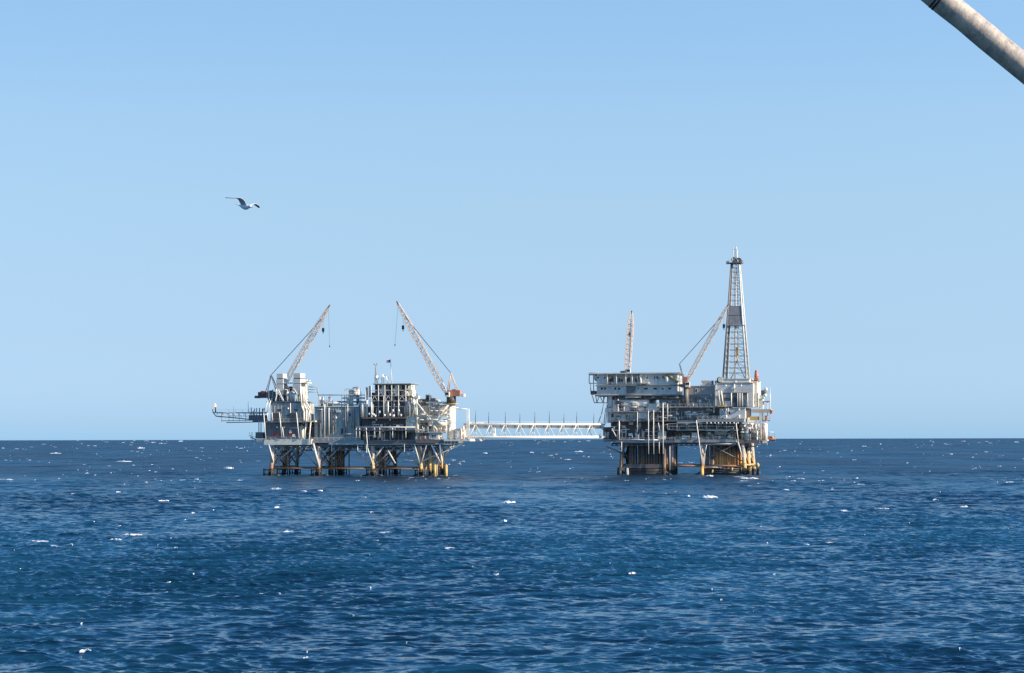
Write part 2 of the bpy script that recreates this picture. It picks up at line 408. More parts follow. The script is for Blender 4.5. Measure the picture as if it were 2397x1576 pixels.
def module(fr, name, label, cat, px0, px1, py0, py1, v0, d, mat, roof='grey', wins=(), doors=(), ribs=0, pipes=(), floods=(), rail=False, vents=0, group=None, bands=(), rnd=0, seed=1):
    u0, u1, z0, z1 = fr.pb(px0, px1, py0, py1, v0)
    t = Thing(fr, name, label, cat, ((u0 + u1) / 2, v0 + d / 2, z0), group)
    mb = MB().box(u0, u1, v0, v0 + d, z0, z1 - .25)
    if ribs:
        n = max(1, int((u1 - u0) / ribs))
        for i in range(n + 1):
            x = u0 + (u1 - u0) * i / n; mb.box(x - .09, x + .09, v0 - .1, v0 + .01, z0 + .1, z1 - .3)
        n = max(1, int(d / ribs))
        for i in range(n + 1):
            y = v0 + d * i / n; mb.box(u1 - .01, u1 + .1, y - .09, y + .09, z0 + .1, z1 - .3)
    t.part('wall', mb, mat)
    t.part('roof', MB().box(u0 - .25, u1 + .25, v0 - .25, v0 + d + .25, z1 - .25, z1), roof)
    for (x, y, w_, h_) in wins:
        a0, a1, b0, b1 = fr.pb(x - w_ / 2, x + w_ / 2, y - h_ / 2, y + h_ / 2, v0)
        f = t.part('window', MB().box(a0 - .12, a1 + .12, v0 - .10, v0 + .02, b0 - .12, b1 + .12), 'lightgrey')
        t.part('pane', MB().box(a0, a1, v0 - .13, v0 - .09, b0, b1), 'glass', f)
    for (x, y, w_, h_) in doors:
        a0, a1, b0, b1 = fr.pb(x - w_ / 2, x + w_ / 2, y - h_ / 2, y + h_ / 2, v0)
        t.part('door', MB().box(a0, a1, v0 - .16, v0 + .02, b0, b1), 'dark')
    for (x, ya, yb, r, m_) in pipes:
        p = fr.pt(x, ya, v0 - .45); q = fr.pt(x, yb, v0 - .45)
        t.part('pipe', MB().tube(p, q, r, n=8).tube((p[0], v0 + .02, p[2] - .3), (p[0], v0 - .45, p[2] - .3), r, n=6), m_)
    for (x, y) in floods:
        p = fr.pt(x, y, v0 - .8)
        f = t.part('floodlight', MB().ball(p, .42, .42, .42, 8, 6), 'lamp')
        t.part('bracket', MB().tube(p, (p[0], v0 + .05, p[2] + .5), .07, n=5), 'grey', f)
    for (ya, yb, m_) in bands:
        a = fr.pt(px0, ya, v0)[2]; b_ = fr.pt(px0, yb, v0)[2]
        t.part('band', MB().box(u0 - .12, u1 + .12, v0 - .12, v0 + d + .12, b_, a), m_)
    if rail:
        t.part('railing', MB().rail([(u0, v0, z1), (u1, v0, z1), (u1, v0 + d, z1)], 1.2, 2.4, .055), 'white')
    rg = random.Random(seed)
    for i in range(int(rnd * 1.6)):
        x = rg.uniform(u0 + .8, u1 - .8); zz = rg.uniform(z0 + .5, z1 - 1.2); k = rg.random()
        if k < .45:
            hh = rg.uniform(1.5, max(1.6, (z1 - z0) * .8)); t.part('pipe', MB().tube((x, v0 - .4, z0 + .1), (x, v0 - .4, min(z1 - .3, z0 + hh)), rg.uniform(.1, .24), n=6), rg.choice(['white', 'lightgrey', 'grey', 'dark']))
        elif k < .75:
            t.part('cabinet', MB().box(x - rg.uniform(.4, 1.1), x + rg.uniform(.4, 1.1), v0 - rg.uniform(.4, .9), v0 + .01, zz, zz + rg.uniform(.7, 1.6)), rg.choice(['lightgrey', 'grey', 'slate', 'white', 'dark']))
        else:
            ln = rg.uniform(2, 7); xa = max(u0 + .3, x - ln / 2); xb = min(u1 - .3, x + ln / 2)
            t.part('pipe', MB().tube((xa, v0 - .6, zz), (xb, v0 - .6, zz), rg.uniform(.08, .2), n=6), rg.choice(['white', 'lightgrey', 'brown', 'slate']))
    t.u0, t.u1, t.z0, t.z1, t.v0, t.d = u0, u1, z0, z1, v0, d
    return t

def tank(fr, name, label, cat, px, py0, py1, wpx, v, mat, capm=None, dome=True, pipes=True, group=None, saddle=False):
    """upright vessel with domed ends, skirt, a ladder and a nozzle"""
    a = fr.pt(px, py1, v); b = fr.pt(px, py0, v); r = wpx * (fr.oy / FPX) / 2
    t = Thing(fr, name, label, cat, (a[0], v, a[2]), group)
    z0, z1 = a[2], b[2]
    mb = MB().tube((a[0], v, z0 + r * .25), (a[0], v, z1 - r * .4), r, n=16)
    mb.ball((a[0], v, z1 - r * .4), r, r, r * .4 if dome else .1, 16, 8)
    t.part('shell', mb, mat)
    t.part('skirt', MB().tube((a[0], v, z0), (a[0], v, z0 + r * .25), r * 1.06, n=16), capm or 'grey')
    t.part('rim', MB().tube((a[0], v, z1 - r * .5), (a[0], v, z1 - r * .5 + .18), r * 1.05, n=16), capm or 'grey')
    if pipes:
        t.part('nozzle', MB().tube((a[0], v, z1 - r * .1), (a[0], v, z1 + .7), r * .16, n=8).tube((a[0], v, z1 + .7), (a[0] + r * 1.1, v, z1 + .7), r * .13, n=8), 'lightgrey')
        t.part('ladder', MB().ladder((a[0] + r * .3, v - r - .12, z0), (a[0] + r * .3, v - r - .12, z1), .5, .05), 'grey')
    return t

def crane(fr, label, v, foot, tip, peak, back, body, ped, wid, hooks, knee=None, name='crane', v_tip=None, pedmat='white', colr='orange', boomm='boom', feet2=None):
    """pedestal crane; pixel points on the plane v (the boom tip may lie on another plane)"""
    vt = v if v_tip is None else v_tip
    F, T_, P, B = fr.pt(*foot, v), fr.pt(*tip, vt), fr.pt(*peak, v), fr.pt(*back, v)
    u0, u1, z0, z1 = fr.pb(body[0], body[1], body[2], body[3], v)
    pc = fr.pt(ped[0], ped[2], v); pt_ = fr.pt(ped[0], ped[1], v); pr = ped[3]
    t = Thing(fr, name, label, 'crane', (pc[0], v, pc[2]), 'pedestal cranes on the platforms')
    t.part('pedestal', MB().tube((pc[0], v, pc[2]), (pt_[0], v, pt_[2]), pr, n=20), pedmat)
    t.part('slewing_ring', MB().tube((pt_[0], v, pt_[2]), (pt_[0], v, z0), pr * 1.15, n=20), 'dark')
    t.part('deck_ring', MB().tube((pt_[0], v, pt_[2] - .3), (pt_[0], v, pt_[2]), pr * 1.9, n=16), 'ochre')
    sgn = 1 if B[0] > F[0] else -1
    t.part('machinery_house', MB().box(min(u0, u1), max(u0, u1), v - 1.7, v + 1.7, z0, z1).box((u0 + u1) / 2 - .8, (u0 + u1) / 2 + .8, v - 1.4, v + 1.4, z1, z1 + .5), colr)
    cu = pt_[0] - sgn * 1.2
    cb = t.part('cab', MB().box(cu - 1, cu + 1, v - 3.1, v - 1.75, z0 - .3, z0 + 2.0), 'cream')
    t.part('window', MB().box(cu - .8, cu + .8, v - 3.16, v - 3.08, z0 + .7, z0 + 1.7), 'glass', cb)
    cw = u1 if sgn > 0 else u0
    t.part('counterweight', MB().box(cw, cw + sgn * 1.8, v - 1.5, v + 1.5, z0 - .1, z0 + 1.1), 'cream' if sgn > 0 else 'brown')
    t.part('boom', MB().lattice(F, T_, wid * .36, wid * .86, wid * .3, 24, .15, .085), boomm)
    d = (Vector(T_) - Vector(F)).normalized()
    t.part('boom_tip', MB().tube(Vector(T_) - d * .3, Vector(T_) + d * 1.2, .32, n=8), 'dark')
    g = MB()
    for s_ in (-1, 1):
        g.tube((P[0], v + s_ * .3, P[2]), (B[0], v + s_ * 1.4, B[2]), .2, n=6)
        q = fr.pt(*(feet2 or (foot[0], foot[1])), v); g.tube((P[0], v + s_ * .3, P[2]), (q[0], v + s_ * 1.4, q[2]), .24, n=6)
    t.part('gantry', g, 'boom' if sgn > 0 else 'slate')
    at_ = Vector(F).lerp(Vector(T_), .86)
    for s_ in (-1, 1):
        t.part('pendant_line', MB().tube((P[0], v + s_ * .3, P[2]), (at_.x, at_.y + s_ * .5, at_.z), .085, n=5), 'cable')
    for (f_, hx, hy, blk) in hooks:
        a = Vector(F).lerp(Vector(T_), f_); b_ = fr.pt(hx, hy, a.y)
        ln = t.part('hoist_line', MB().tube(a, b_, .05 if not blk else .045, n=4), 'cable')
        if blk:
            t.part('hook_block', MB().box(b_[0] - .5, b_[0] + .5, b_[1] - .3, b_[1] + .3, b_[2] - 1.6, b_[2] + .2).tube((b_[0], b_[1], b_[2] - 1.6), (b_[0], b_[1], b_[2] - 2.5), .2, n=6), 'black', ln)
        else:
            t.part('hook_ball', MB().ball((b_[0], b_[1], b_[2]), .28, .28, .45, 8, 6), 'black', ln)
    return t

def platform(fr, label, base, legs_u, legs_v, ztop, batter, legmats, decks, cat='oil platform', braces='leg', low='dark', xz=(4.2, 12.5), lowcurve=True):
    t = Thing(fr, 'oil_platform', label, cat, base, 'pair of linked oil platforms')
    uc = sum(legs_u) / len(legs_u); P = {}
    for i, u in enumerate(legs_u):
        for j, v in enumerate(legs_v):
            def at(z, u=u, v=v): return (u + (u - uc) * batter * (ztop - z) / 40, v + (v - legs_v[len(legs_v) // 2]) * batter * (ztop - z) / 40, z)
            P[i, j] = at
            t.part('jacket_leg', MB().tube(at(-8), at(ztop), .95, n=14).tube(at(-3), at(2.6), 1.12, n=14), legmats(i, j))
    return t, P

def brace(t, a, b, r, mat='leg'): t.part('brace', MB().tube(a, b, r, n=8), mat)

# ================================================================== LEFT PLATFORM
def lu(px, v): return L.pt(px, 1100, v)[0]
LU = [lu(641, 2), lu(748, 2), lu(872, 2), lu(981, 2)]; LV = [2, 19, 36]
zt = L.pt(800, 1046, 2)[2]
LP, P = platform(L, 'oil platform with two tall cranes and a flare boom, left of the bridge', (0, 19, 0), LU, LV, zt + .4, .12,
                 lambda i, j: 'legy' if i == 3 or (i == 2 and j == 0) else 'leg', None)
for i in range(4):
    for j in range(3):
        m_ = 'legy' if i == 3 else 'leg'
        if j < 2:
            brace(LP, P[i, j](4.2), P[i, j + 1](4.2), .42, 'leg')
            brace(LP, P[i, j](12.2), P[i, j + 1](4.8), .4, m_); brace(LP, P[i, j](4.8), P[i, j + 1](12.2), .4, m_)
        if i < 3:
            brace(LP, P[i, j](3.5), P[i + 1, j](3.5), .33, 'leg')
            a, b_ = Vector(P[i, j](0)), Vector(P[i + 1, j](0))
            pts = [(a.lerp(b_, q).x, a.y, 2.3 - 3.2 * math.sin(math.pi * q) ** .6) for q in [k / 10 for k in range(11)]]
            if j == 0: LP.part('brace', MB().path(pts, .4, 8), 'dark')
        # struts that fan from each leg up to the deck
        a = Vector(P[i, j](7.5))
        for s_ in (-1, 1):
            if (i, s_) in ((3, 1),) and j == 0: continue
            e = (a.x + s_ * (3.6 if s_ < 0 else 5.2), a.y, zt); brace(LP, a, e, .42 if (s_ < 0 and j == 0 and i) else .38, 'leg' if j or s_ > 0 and i < 2 else 'lightgrey')
        for s_ in (-1, 1):
            if j < 2 and 0 <= i + s_ < 4: brace(LP, P[i, j](4), (a.x + s_ * 10.5, a.y + .8, zt), .26, 'boom' if j else 'leg')
        if j < 2:
            md = (Vector(P[i, j](8)) + Vector(P[i, j + 1](8))) / 2
brace(LP, P[3, 0](6.5), L.pt(1083, 1038, 2), .42, 'white'); brace(LP, P[3, 1](6.0), L.pt(1060, 1038, 19), .34, 'white')
for a, b_, r, m_ in (((733, 1038), (747, 1094), .55, 'lightgrey'), ((629, 1040), (640, 1082), .3, 'white'), ((970, 1039), (982, 1084), .34, 'cream'), ((999, 1042), (985, 1085), .3, 'cream'), ((1010, 1042), (1031, 1083), .4, 'white'), ((1029, 1034), (1034, 1085), .36, 'white'), ((908, 1055), (925, 1085), .4, 'lightgrey'), ((985, 1045), (987, 1072), .3, 'orange')):
    LP.part('strut', MB().tube(L.pt(*a, .2), L.pt(*b_, .9), r, n=8), m_)
LP.part('jacket_leg', MB().tube(L.pt(1004, 1042, 4), L.pt(1007, 1116, 4), .75, n=12), 'legy')
# conductors and risers inside the jacket
for k in range(44):
    i = random.choice([0, 0, 1, 1, 1, 2, 2, 3, 3, 3]); v = random.uniform(5, 33); u = LU[i] + random.uniform(-1.5, 6.5)
    LP.part('riser', MB().tube((u, v, -4), (u + random.uniform(-.4, .4), v, zt), random.choice([.2, .28, .36]), n=7), random.choice(['leg', 'leg', 'boom', 'legy' if i == 3 else 'leg']))
# landing fenders round the legs at the water
for i in range(4):
    for j in (0, 2) if i else (0, 1, 2):
        c_ = Vector(P[i, j](0)); f = MB()
        for du, dv in ((-2.6, -1.6), (-1.2, -2.2), (1.2, -2.2), (2.6, -1.6)):
            f.tube((c_.x + du, c_.y + dv, -2), (c_.x + du, c_.y + dv, 3.6), .3, n=8)
        f.tube((c_.x - 2.8, c_.y - 1.9, 2.8), (c_.x + 2.8, c_.y - 1.9, 2.8), .28, n=8).tube((c_.x - 2.8, c_.y - 1.9, .8), (c_.x + 2.8, c_.y - 1.9, .8), .28, n=8)
        LP.part('boat_fender', f, 'black' if i < 3 else 'condd')
for px in (1018, 1044):
    p = L.pt(px, 1103, 0); LP.part('boat_fender', MB().tube((p[0], 0, -2), (p[0], 0, 5.2), .7, n=12).tube((p[0], 0, 5.2), (p[0], 0, 5.6), .35, n=8), 'ochre')
# decks
def deck(t, fr, px0, px1, py0, py1, v0, d, mat, name='deck', lip=True):
    u0, u1, z0, z1 = fr.pb(px0, px1, py0, py1, v0); t.part(name, MB().box(u0, u1, v0, v0 + d, z0, z1), mat); return u0, u1, z0, z1
deck(LP, L, 618, 729, 1029, 1041.5, 0, 24, 'cream', 'deck_girder')
deck(LP, L, 729.5, 852, 1031, 1037, .6, 38, 'grey')
deck(LP, L, 852.5, 972, 1031, 1040, .6, 38, 'brown')
deck(LP, L, 972.5, 1038, 1029, 1038, -.4, 34, 'brown')
deck(LP, L, 1038.5, 1100, 1028, 1033, -1.2, 26, 'cream')
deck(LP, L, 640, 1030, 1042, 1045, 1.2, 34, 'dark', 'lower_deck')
def girders(t, fr, px0, px1, py0, py1, vs, mat, n=10):
    for v in vs:
        u0, u1, z0, z1 = fr.pb(px0, px1, py0, py1, v); mb = MB()
        mb.box(u0, u1, v - .15, v + .15, z1 - .4, z1 - .02).box(u0, u1, v - .15, v + .15, z0, z0 + .35)
        for i in range(n):
            a = u0 + (u1 - u0) * i / n; b_ = u0 + (u1 - u0) * (i + 1) / n
            mb.tube((a, v, z0), ((a + b_) / 2, v, z1), .13, n=5).tube(((a + b_) / 2, v, z1), (b_, v, z0), .13, n=5)
            mb.tube((a, v, z0), (a, v, z1), .16, n=5)
        t.part('truss_girder', mb, mat)
girders(LP, L, 640, 1030, 1046, 1055, (2.5, 10, 19, 27, 35), 'brown', 26)
# under-deck clutter: pipes and hangers
rg = random.Random(3)
for k in range(34):
    px = rg.uniform(650, 1010); v = rg.uniform(1, 30); p = L.pt(px, rg.uniform(1044, 1056), v); ln = rg.uniform(3, 12)
    LP.part('pipe', MB().tube(p, (p[0] + ln, v, p[2]), rg.uniform(.12, .3), n=6), rg.choice(['grey', 'brown', 'lightgrey', 'slate']))
for k in range(16):
    px = rg.uniform(650, 1010); v = rg.uniform(0, 6); p = L.pt(px, 1040, v)
    LP.part('hanger', MB().tube(p, (p[0], v, p[2] - rg.uniform(2, 4.5)), .14, n=5), rg.choice(['white', 'lightgrey', 'brown']))
# railings along deck edges
def railpx(t, fr, pts, v, h=1.15, mat='white', step=2.4, r=.06): t.part('railing', MB().rail([fr.pt(x, y, v) for x, y in pts], h, step, r), mat)
railpx(LP, L, [(622, 1029), (729, 1029)], -.1); railpx(LP, L, [(731, 1031), (845, 1031)], .5)
railpx(LP, L, [(834, 1006), (972, 1006)], -1.5, 1.3, 'white'); deck(LP, L, 833, 972, 1006, 1008, -1.8, 4.6, 'slate', 'walkway')
railpx(LP, L, [(972, 1029), (1036, 1029)], -.5); railpx(LP, L, [(1040, 1028), (1098, 1028)], -1.3, 1.2)
railpx(LP, L, [(973, 1012), (1032, 1012)], -.5, 1.2); deck(LP, L, 973, 1034, 1012, 1014, -.6, 10, 'grey', 'walkway')
# catwalk cage and boat-landing frame under the right end
c_ = MB()
for x in (1040, 1048, 1055, 1057): c_.tube(L.pt(x, 1033, -.6), L.pt(x, 1041, -.6), .12, n=5)
c_.tube(L.pt(1038, 1041, -.6), L.pt(1058, 1041, -.6), .16, n=5); LP.part('hanging_cage', c_, 'white')
LP.part('davit', MB().path([L.pt(1065, 1034, -.6), L.pt(1063, 1043, -.6), L.pt(1058, 1050, -.6), L.pt(1052, 1054, -.6)], .12), 'white')
# white tension struts on the left module front
for a, b_ in (((617, 962), (622, 1028)), ((628, 938), (617, 968)), ((634, 938), (626, 966)), ((654, 966), (660, 1026)), ((694, 966), (700, 1027)), ((728, 988), (722, 1040)), ((664, 1024), (661, 1000)), ((626, 966), (627, 985)), ((637, 966), (637, 985))):
    LP.part('strut', MB().tube(L.pt(*a, -.3), L.pt(*b_, -.3), .17, n=7), 'white')
# small side platform with antennas
u0, u1, z0, z1 = deck(LP, L, 600, 622, 1028, 1034, 2, 14, 'grey', 'side_platform')
LP.part('cabinet', MB().box(*L.pb(598, 616, 1012, 1027, 4)[:2], 4, 9, *L.pb(598, 616, 1012, 1027, 4)[2:]), 'slate')
an = MB().tube(L.pt(590, 1012, 6), L.pt(590, 1034, 6), .12, n=5).tube(L.pt(583, 1020, 6), L.pt(600, 1024, 6), .1, n=5).tube(L.pt(584, 1012, 6), L.pt(587, 1027, 6), .1, n=5).tube(L.pt(588, 1024, 6), L.pt(600, 1030, 6), .25, n=5)
LP.part('antenna', an, 'dark')
for a, b_ in (((606, 985), (606, 1012)), ((611, 985), (611, 1012))): LP.part('column', MB().tube(L.pt(*a, 6), L.pt(*b_, 6), .18, n=6), 'lightgrey')

# --- modules
module(L, 'module', 'square grey upper module of the left platform, below the two square exhaust boxes', 'module', 634, 706, 942, 986, 2.0, 17, 'panel', 'slate',
       wins=[(655, 960, 9, 4), (693, 960, 9, 4)], pipes=[(680, 944, 984, .2, 'white')], floods=[(674.5, 956.5)], ribs=1.6, rnd=3, seed=4)
for px0, px1, lab in ((637.5, 653.5, 'dark louvred cooler box on the left platform, nearest the flare boom'), (676.5, 694, 'dark louvred cooler box on the left platform, under a white window')):
    u0, u1, z0, z1 = L.pb(px0, px1, 967, 984.5, .6)
    t = Thing(L, 'cooler_box', lab, 'cooler', ((u0 + u1) / 2, 1.2, z0), 'dark cooler boxes on the left module deck')
    t.part('casing', MB().box(u0, u1, .6, 1.9, z0, z1), 'dark'); lv = MB()
    for k in range(7): zz = z0 + .4 + k * (z1 - z0 - .8) / 6; lv.box(u0 + .2, u1 - .2, .5, .62, zz - .08, zz + .08)
    t.part('louvre', lv, 'slate')
    t.part('leg', MB().box(u0, u0 + .2, .7, .9, z0 - .35, z0), 'grey'); t.part('leg', MB().box(u1 - .2, u1, .7, .9, z0 - .35, z0), 'grey')
deck(LP, L, 613, 716, 985, 989, 0, 22, 'grey', 'walkway'); railpx(LP, L, [(616, 985), (712, 985)], -.05, 1.0, 'lightgrey')
t = module(L, 'module', 'dark grey lower module of the left platform with small red hose boxes', 'module', 622, 700, 989, 1028.5, 2.0, 18, 'slate', 'slate', ribs=2.6, floods=[(648.5, 1000.5), (665.5, 1000.5)], rnd=4, seed=9)
for x in (643, 648, 678, 690):
    p = L.pt(x, 1017, 1.9); t.part('hose_box', MB().box(p[0] - .5, p[0] + .5, 1.5, 2.0, p[2] - .55, p[2] + .55), 'red')
# white round duct beside it and the bright pipe bundle on the sunny side
tank(L, 'storage_tank', 'short white upright tank with a grey band between the left modules', 'tank', 706.5, 996, 1027, 12, 3, 'cream')
tank(L, 'storage_tank', 'tall yellowish bottle-shaped tank behind the left module struts', 'tank', 723, 960, 987, 7, 4, 'cream')
t = Thing(L, 'pipe_rack', 'bundle of bent cream pipes down the sunny side of the square grey module', 'pipes', (L.pt(714, 985, 0)[0], 1, L.pt(714, 985, 0)[2]))
for k, pts in enumerate([[(703, 905), (706, 950), (712, 965), (711, 990)], [(710, 908), (711, 945), (718, 960), (716, 1002)], [(714, 925), (716, 948), (724, 962), (721, 985)], [(716, 900), (717, 942), (727, 958), (727, 984)], [(722, 950), (722, 975), (717, 1006)]]):
    t.part('pipe', MB().path([L.pt(x, y, 1.2 + k * .5) for x, y in pts], .38, 8), ['cream', 'white', 'lightgrey', 'cream', 'orange'][k])
deck(LP, L, 705, 738, 985, 988, 0, 12, 'cream', 'walkway')
for x in (716, 727): LP.part('column', MB().tube(L.pt(x, 988, 1), L.pt(x - 3, 1028, 1), .3, n=7), 'white')
module(L, 'module', 'dark recessed bay between the square module and the ribbed panel module', 'module', 712, 737, 988, 1028, 9, 12, 'slate', 'grey', rnd=3, seed=5)

t = module(L, 'module', 'wide ribbed grey-green panel module with long vertical pipes in the middle of the left platform', 'module', 737, 841, 952, 1024.5, 2.5, 20, 'panel', 'brown', ribs=1.25,
           doors=[(753, 1010, 3.5, 9), (801, 1010, 5, 14), (819, 971, 4, 7)],
           pipes=[(750, 958, 1012, .24, 'dark'), (754, 956, 1006, .16, 'white'), (760, 946, 1024, .3, 'lightgrey'), (764, 955, 1020, .16, 'slate'), (770, 955, 1018, .3, 'lightgrey'), (776, 958, 1014, .14, 'dark'), (784, 958, 1012, .14, 'dark'), (809, 952, 1024, .25, 'slate'), (814, 946, 990, .2, 'lightgrey'), (823, 960, 1000, .25, 'grey'), (830, 956, 1004, .25, 'slate'), (836, 956, 1004, .2, 'grey')], rnd=6, seed=12)
module(L, 'cabinet', 'low grey plinth running under the ribbed panel module', 'plinth', 735, 843, 1024.6, 1031, 2.2, 20, 'grey', 'lightgrey')
t = tank(L, 'storage_tank', 'white lit upright cylinder at the right corner of the ribbed panel module', 'tank', 849.5, 944, 978, 10, 2, 'cream'); t2 = tank(L, 'storage_tank', 'shorter white cylinder leaning out in front of the ribbed module corner', 'tank', 842.5, 942, 972, 7.5, 4, 'white')
# structures over the ribbed module: pipe rack roof with tanks
t = Thing(L, 'pipe_rack', 'flat open pipe rack standing over the ribbed panel module', 'pipe rack', (L.pt(800, 950, 6)[0], 6, L.pt(800, 950, 6)[2]))
mb = MB()
for v in (5, 12): 
    mb.path([L.pt(722, 906, v), L.pt(743, 906, v), L.pt(745, 925, v), L.pt(858, 925, v)], .2)
    mb.path([L.pt(722, 912, v), L.pt(743, 912, v)], .14); mb.path([L.pt(722, 918, v), L.pt(743, 918, v)], .14)
    for x in (746, 800, 858): mb.tube(L.pt(x, 925, v), L.pt(x, 952, v), .16, n=5)
t.part('frame', mb, 'grey')
for k, (x0, x1, y) in enumerate([(748, 795, 944), (760, 840, 948), (790, 857, 941), (800, 856, 932)]): t.part('pipe', MB().tube(L.pt(x0, y, 7 + k), L.pt(x1, y, 7 + k), .4, n=8), ['lightgrey', 'cream', 'brown', 'white'][k])
for k, x in enumerate((749, 757, 766, 779, 808, 815, 852)): t.part('riser', MB().tube(L.pt(x, 951, 6), L.pt(x, 951 - rg.uniform(8, 24), 6), rg.choice([.14, .3]), n=6), rg.choice(['white', 'lightgrey', 'cream']))
tank(L, 'storage_tank', 'small white tank on the panel module roof, left of the pale round tank', 'tank', 773, 928, 951, 9, 9, 'white')
tank(L, 'storage_tank', 'squat grey tank on the panel module roof beside the pipe rack end', 'tank', 754, 934, 951, 13, 10, 'lightgrey')
tank(L, 'storage_tank', 'broad pale round tank raised over the panel module roof', 'tank', 827, 911, 929, 22, 10, 'cream')
tank(L, 'storage_tank', 'narrow pale tank beside the broad round tank', 'tank', 838, 908, 950, 8, 12, 'lightgrey')
tank(L, 'storage_tank', 'low cream tank under the broad round tank', 'tank', 820, 932, 951, 15, 8, 'cream')
t = Thing(L, 'antenna_mast', 'thin open lattice frame beside the broad round tank', 'frame', L.pt(812, 951, 8)); mb = MB()
for x in (807, 812, 845): mb.tube(L.pt(x, 951, 8), L.pt(x, 909, 8), .15, n=5)
mb.tube(L.pt(807, 912, 8), L.pt(812, 912, 8), .1, n=5).tube(L.pt(812, 911, 8), L.pt(845, 911, 8), .1, n=5); t.part('frame', mb, 'lightgrey')

# --- two exhaust boxes and the crane behind
for (x0, x1, yt, lab) in ((648, 662.5, 875, 'left square exhaust box in front of the leaning crane boom'), (687, 703, 874, 'right square exhaust box with tall cream sunny side')):
    u0, u1, z0, z1 = L.pb(x0, x1, yt, 938, 3)
    t = Thing(L, 'exhaust_stack', lab, 'exhaust', ((u0 + u1) / 2, 5, z0), 'square exhaust boxes on the left end of the left platform')
    h = z1 - z0; d = 5.5 if x0 < 670 else 7.5
    t.part('upper_duct', MB().box(u0, u1, 3, 3 + d, z1 - h * .17, z1), 'lightgrey')
    t.part('slot', MB().box(u0 + .15, u1 - .15, 3.15, 2.85 + d, z1 - h * .2, z1 - h * .17), 'black')
    t.part('middle_duct', MB().box(u0 - .2, u1 + .1, 2.9, 3 + d, z1 - h * .37, z1 - h * .2), 'lightgrey')
    t.part('slot', MB().box(u0 + .1, u1 - .2, 3.1, 2.9 + d, z1 - h * .39, z1 - h * .37), 'black')
    t.part('lower_duct', MB().box(u0 - .3, u1 + .2, 2.8, 3.3 + d, z1 - h * .78, z1 - h * .39), 'lightgrey')
    lg = MB()
    for a in (u0, u1):
        for b_ in (3, 3 + d): lg.box(a - .2, a + .2, b_ - .2, b_ + .2, z0 + .05, z1 - h * .78)
    t.part('support_frame', lg, 'grey'); t.part('flange', MB().box(u1 + .1, u1 + 3.4, 3.4, 9.5, z1 - h * .36, z1 - h * .33), 'cream')
t = Thing(L, 'pipe_rack', 'tangle of pipes and coolers on the roof in front of the exhaust boxes', 'pipes', L.pt(660, 941, 1.5))
t.part('base', MB().box(*L.pb(624, 706, 939.5, 941.8, 1.6)[:2], 1.6, 16, *L.pb(624, 706, 939.5, 941.8, 1.6)[2:]), 'slate')
t.part('cooler', MB().box(*L.pb(630, 672, 914, 936, 7)[:2], 7, 12, *L.pb(630, 672, 914, 939, 7)[2:]), 'slate')
t.part('cooler', MB().box(*L.pb(668, 686, 905, 922, 9)[:2], 9, 12, *L.pb(668, 686, 905, 922, 9)[2:]), 'dark')
for k in range(30):
    x = rg.uniform(628, 706); y0 = 940; y1 = rg.uniform(906, 934); v = rg.uniform(1.6, 6)
    if k % 3: t.part('pipe', MB().tube(L.pt(x, y0, v), L.pt(x + rg.uniform(-1, 1), y1, v), rg.uniform(.1, .28), n=6), rg.choice(['white', 'lightgrey', 'grey', 'cream', 'dark']))
    else: t.part('pipe', MB().path([L.pt(x, y1, v), L.pt(x + rg.uniform(4, 10), y1, v), L.pt(x + 12, y1 + rg.uniform(6, 18), v)], rg.uniform(.1, .2)), rg.choice(['white', 'lightgrey', 'slate']))
for a, b_ in (((645, 938), (650, 915)), ((650, 915), (662, 938)), ((640, 915), (650, 918)), ((652, 912), (664, 938))): t.part('brace', MB().tube(L.pt(*a, 1.5), L.pt(*b_, 1.5), .18, n=5), 'white')
tank(L, 'storage_tank', 'short pale round tank between the two exhaust boxes', 'tank', 684, 917, 939, 14, 3, 'lightgrey'); tank(L, 'storage_tank', 'slim white tank left of the short pale tank under the exhausts', 'tank', 673, 916, 939, 5.5, 2.4, 'white')
crane(L, 'crane on the left end of the left platform, boom leaning right behind two exhaust boxes', 12, (657, 914), (770, 719), (635, 878), (622, 926), (607, 626, 918, 932), (640, 933, 941, 1.5), 2.2,
      [(.995, 772, 811, False), (.88, 757, 769, True)], feet2=(648, 912), pedmat='grey', colr='maroon')
t = Thing(L, 'exhaust_stack', 'cream boxed duct behind the right square exhaust box', 'duct', L.pt(716, 940, 8)); u0, u1, z0, z1 = L.pb(707, 716, 892, 940, 9)
t.part('duct', MB().box(u0, u1, 9, 13, z0, z1), 'cream'); t.part('cap', MB().box(u0 - .4, u1 + .8, 8.7, 13.3, z1, z1 + .5), 'white'); t.part('pipe', MB().tube(L.pt(712, 940, 8.2), L.pt(712, 896, 8.2), .3), 'white')

# --- compressor / turbine block
t = module(L, 'turbine_module', 'dark blue-grey turbine block with three intake hoods under the flag', 'module', 868, 952, 919, 977.5, 6, 18, 'slate', 'grey', rnd=8, seed=21)
deck(LP, L, 848, 953, 977, 980, 0, 26, 'brown', 'walkway'); deck(LP, L, 862, 956, 926, 927.5, 1.5, 22, 'grey', 'walkway')
fr_ = MB()
for x in (856, 869, 886, 901, 917, 933, 950): fr_.tube(L.pt(x, 978, 1.6), L.pt(x, 902 if x > 860 else 915, 1.6), .17, n=6)
for y in (914, 927, 939, 952): fr_.tube(L.pt(860, y, 1.6), L.pt(950, y, 1.6), .13, n=5)
for x in (869, 901, 933): fr_.tube(L.pt(x, 940, 1.6), L.pt(x + 8, 927, 1.6), .12, n=5).tube(L.pt(x + 16, 940, 1.6), L.pt(x + 8, 927, 1.6), .12, n=5)
t.part('outer_frame', fr_, 'lightgrey')
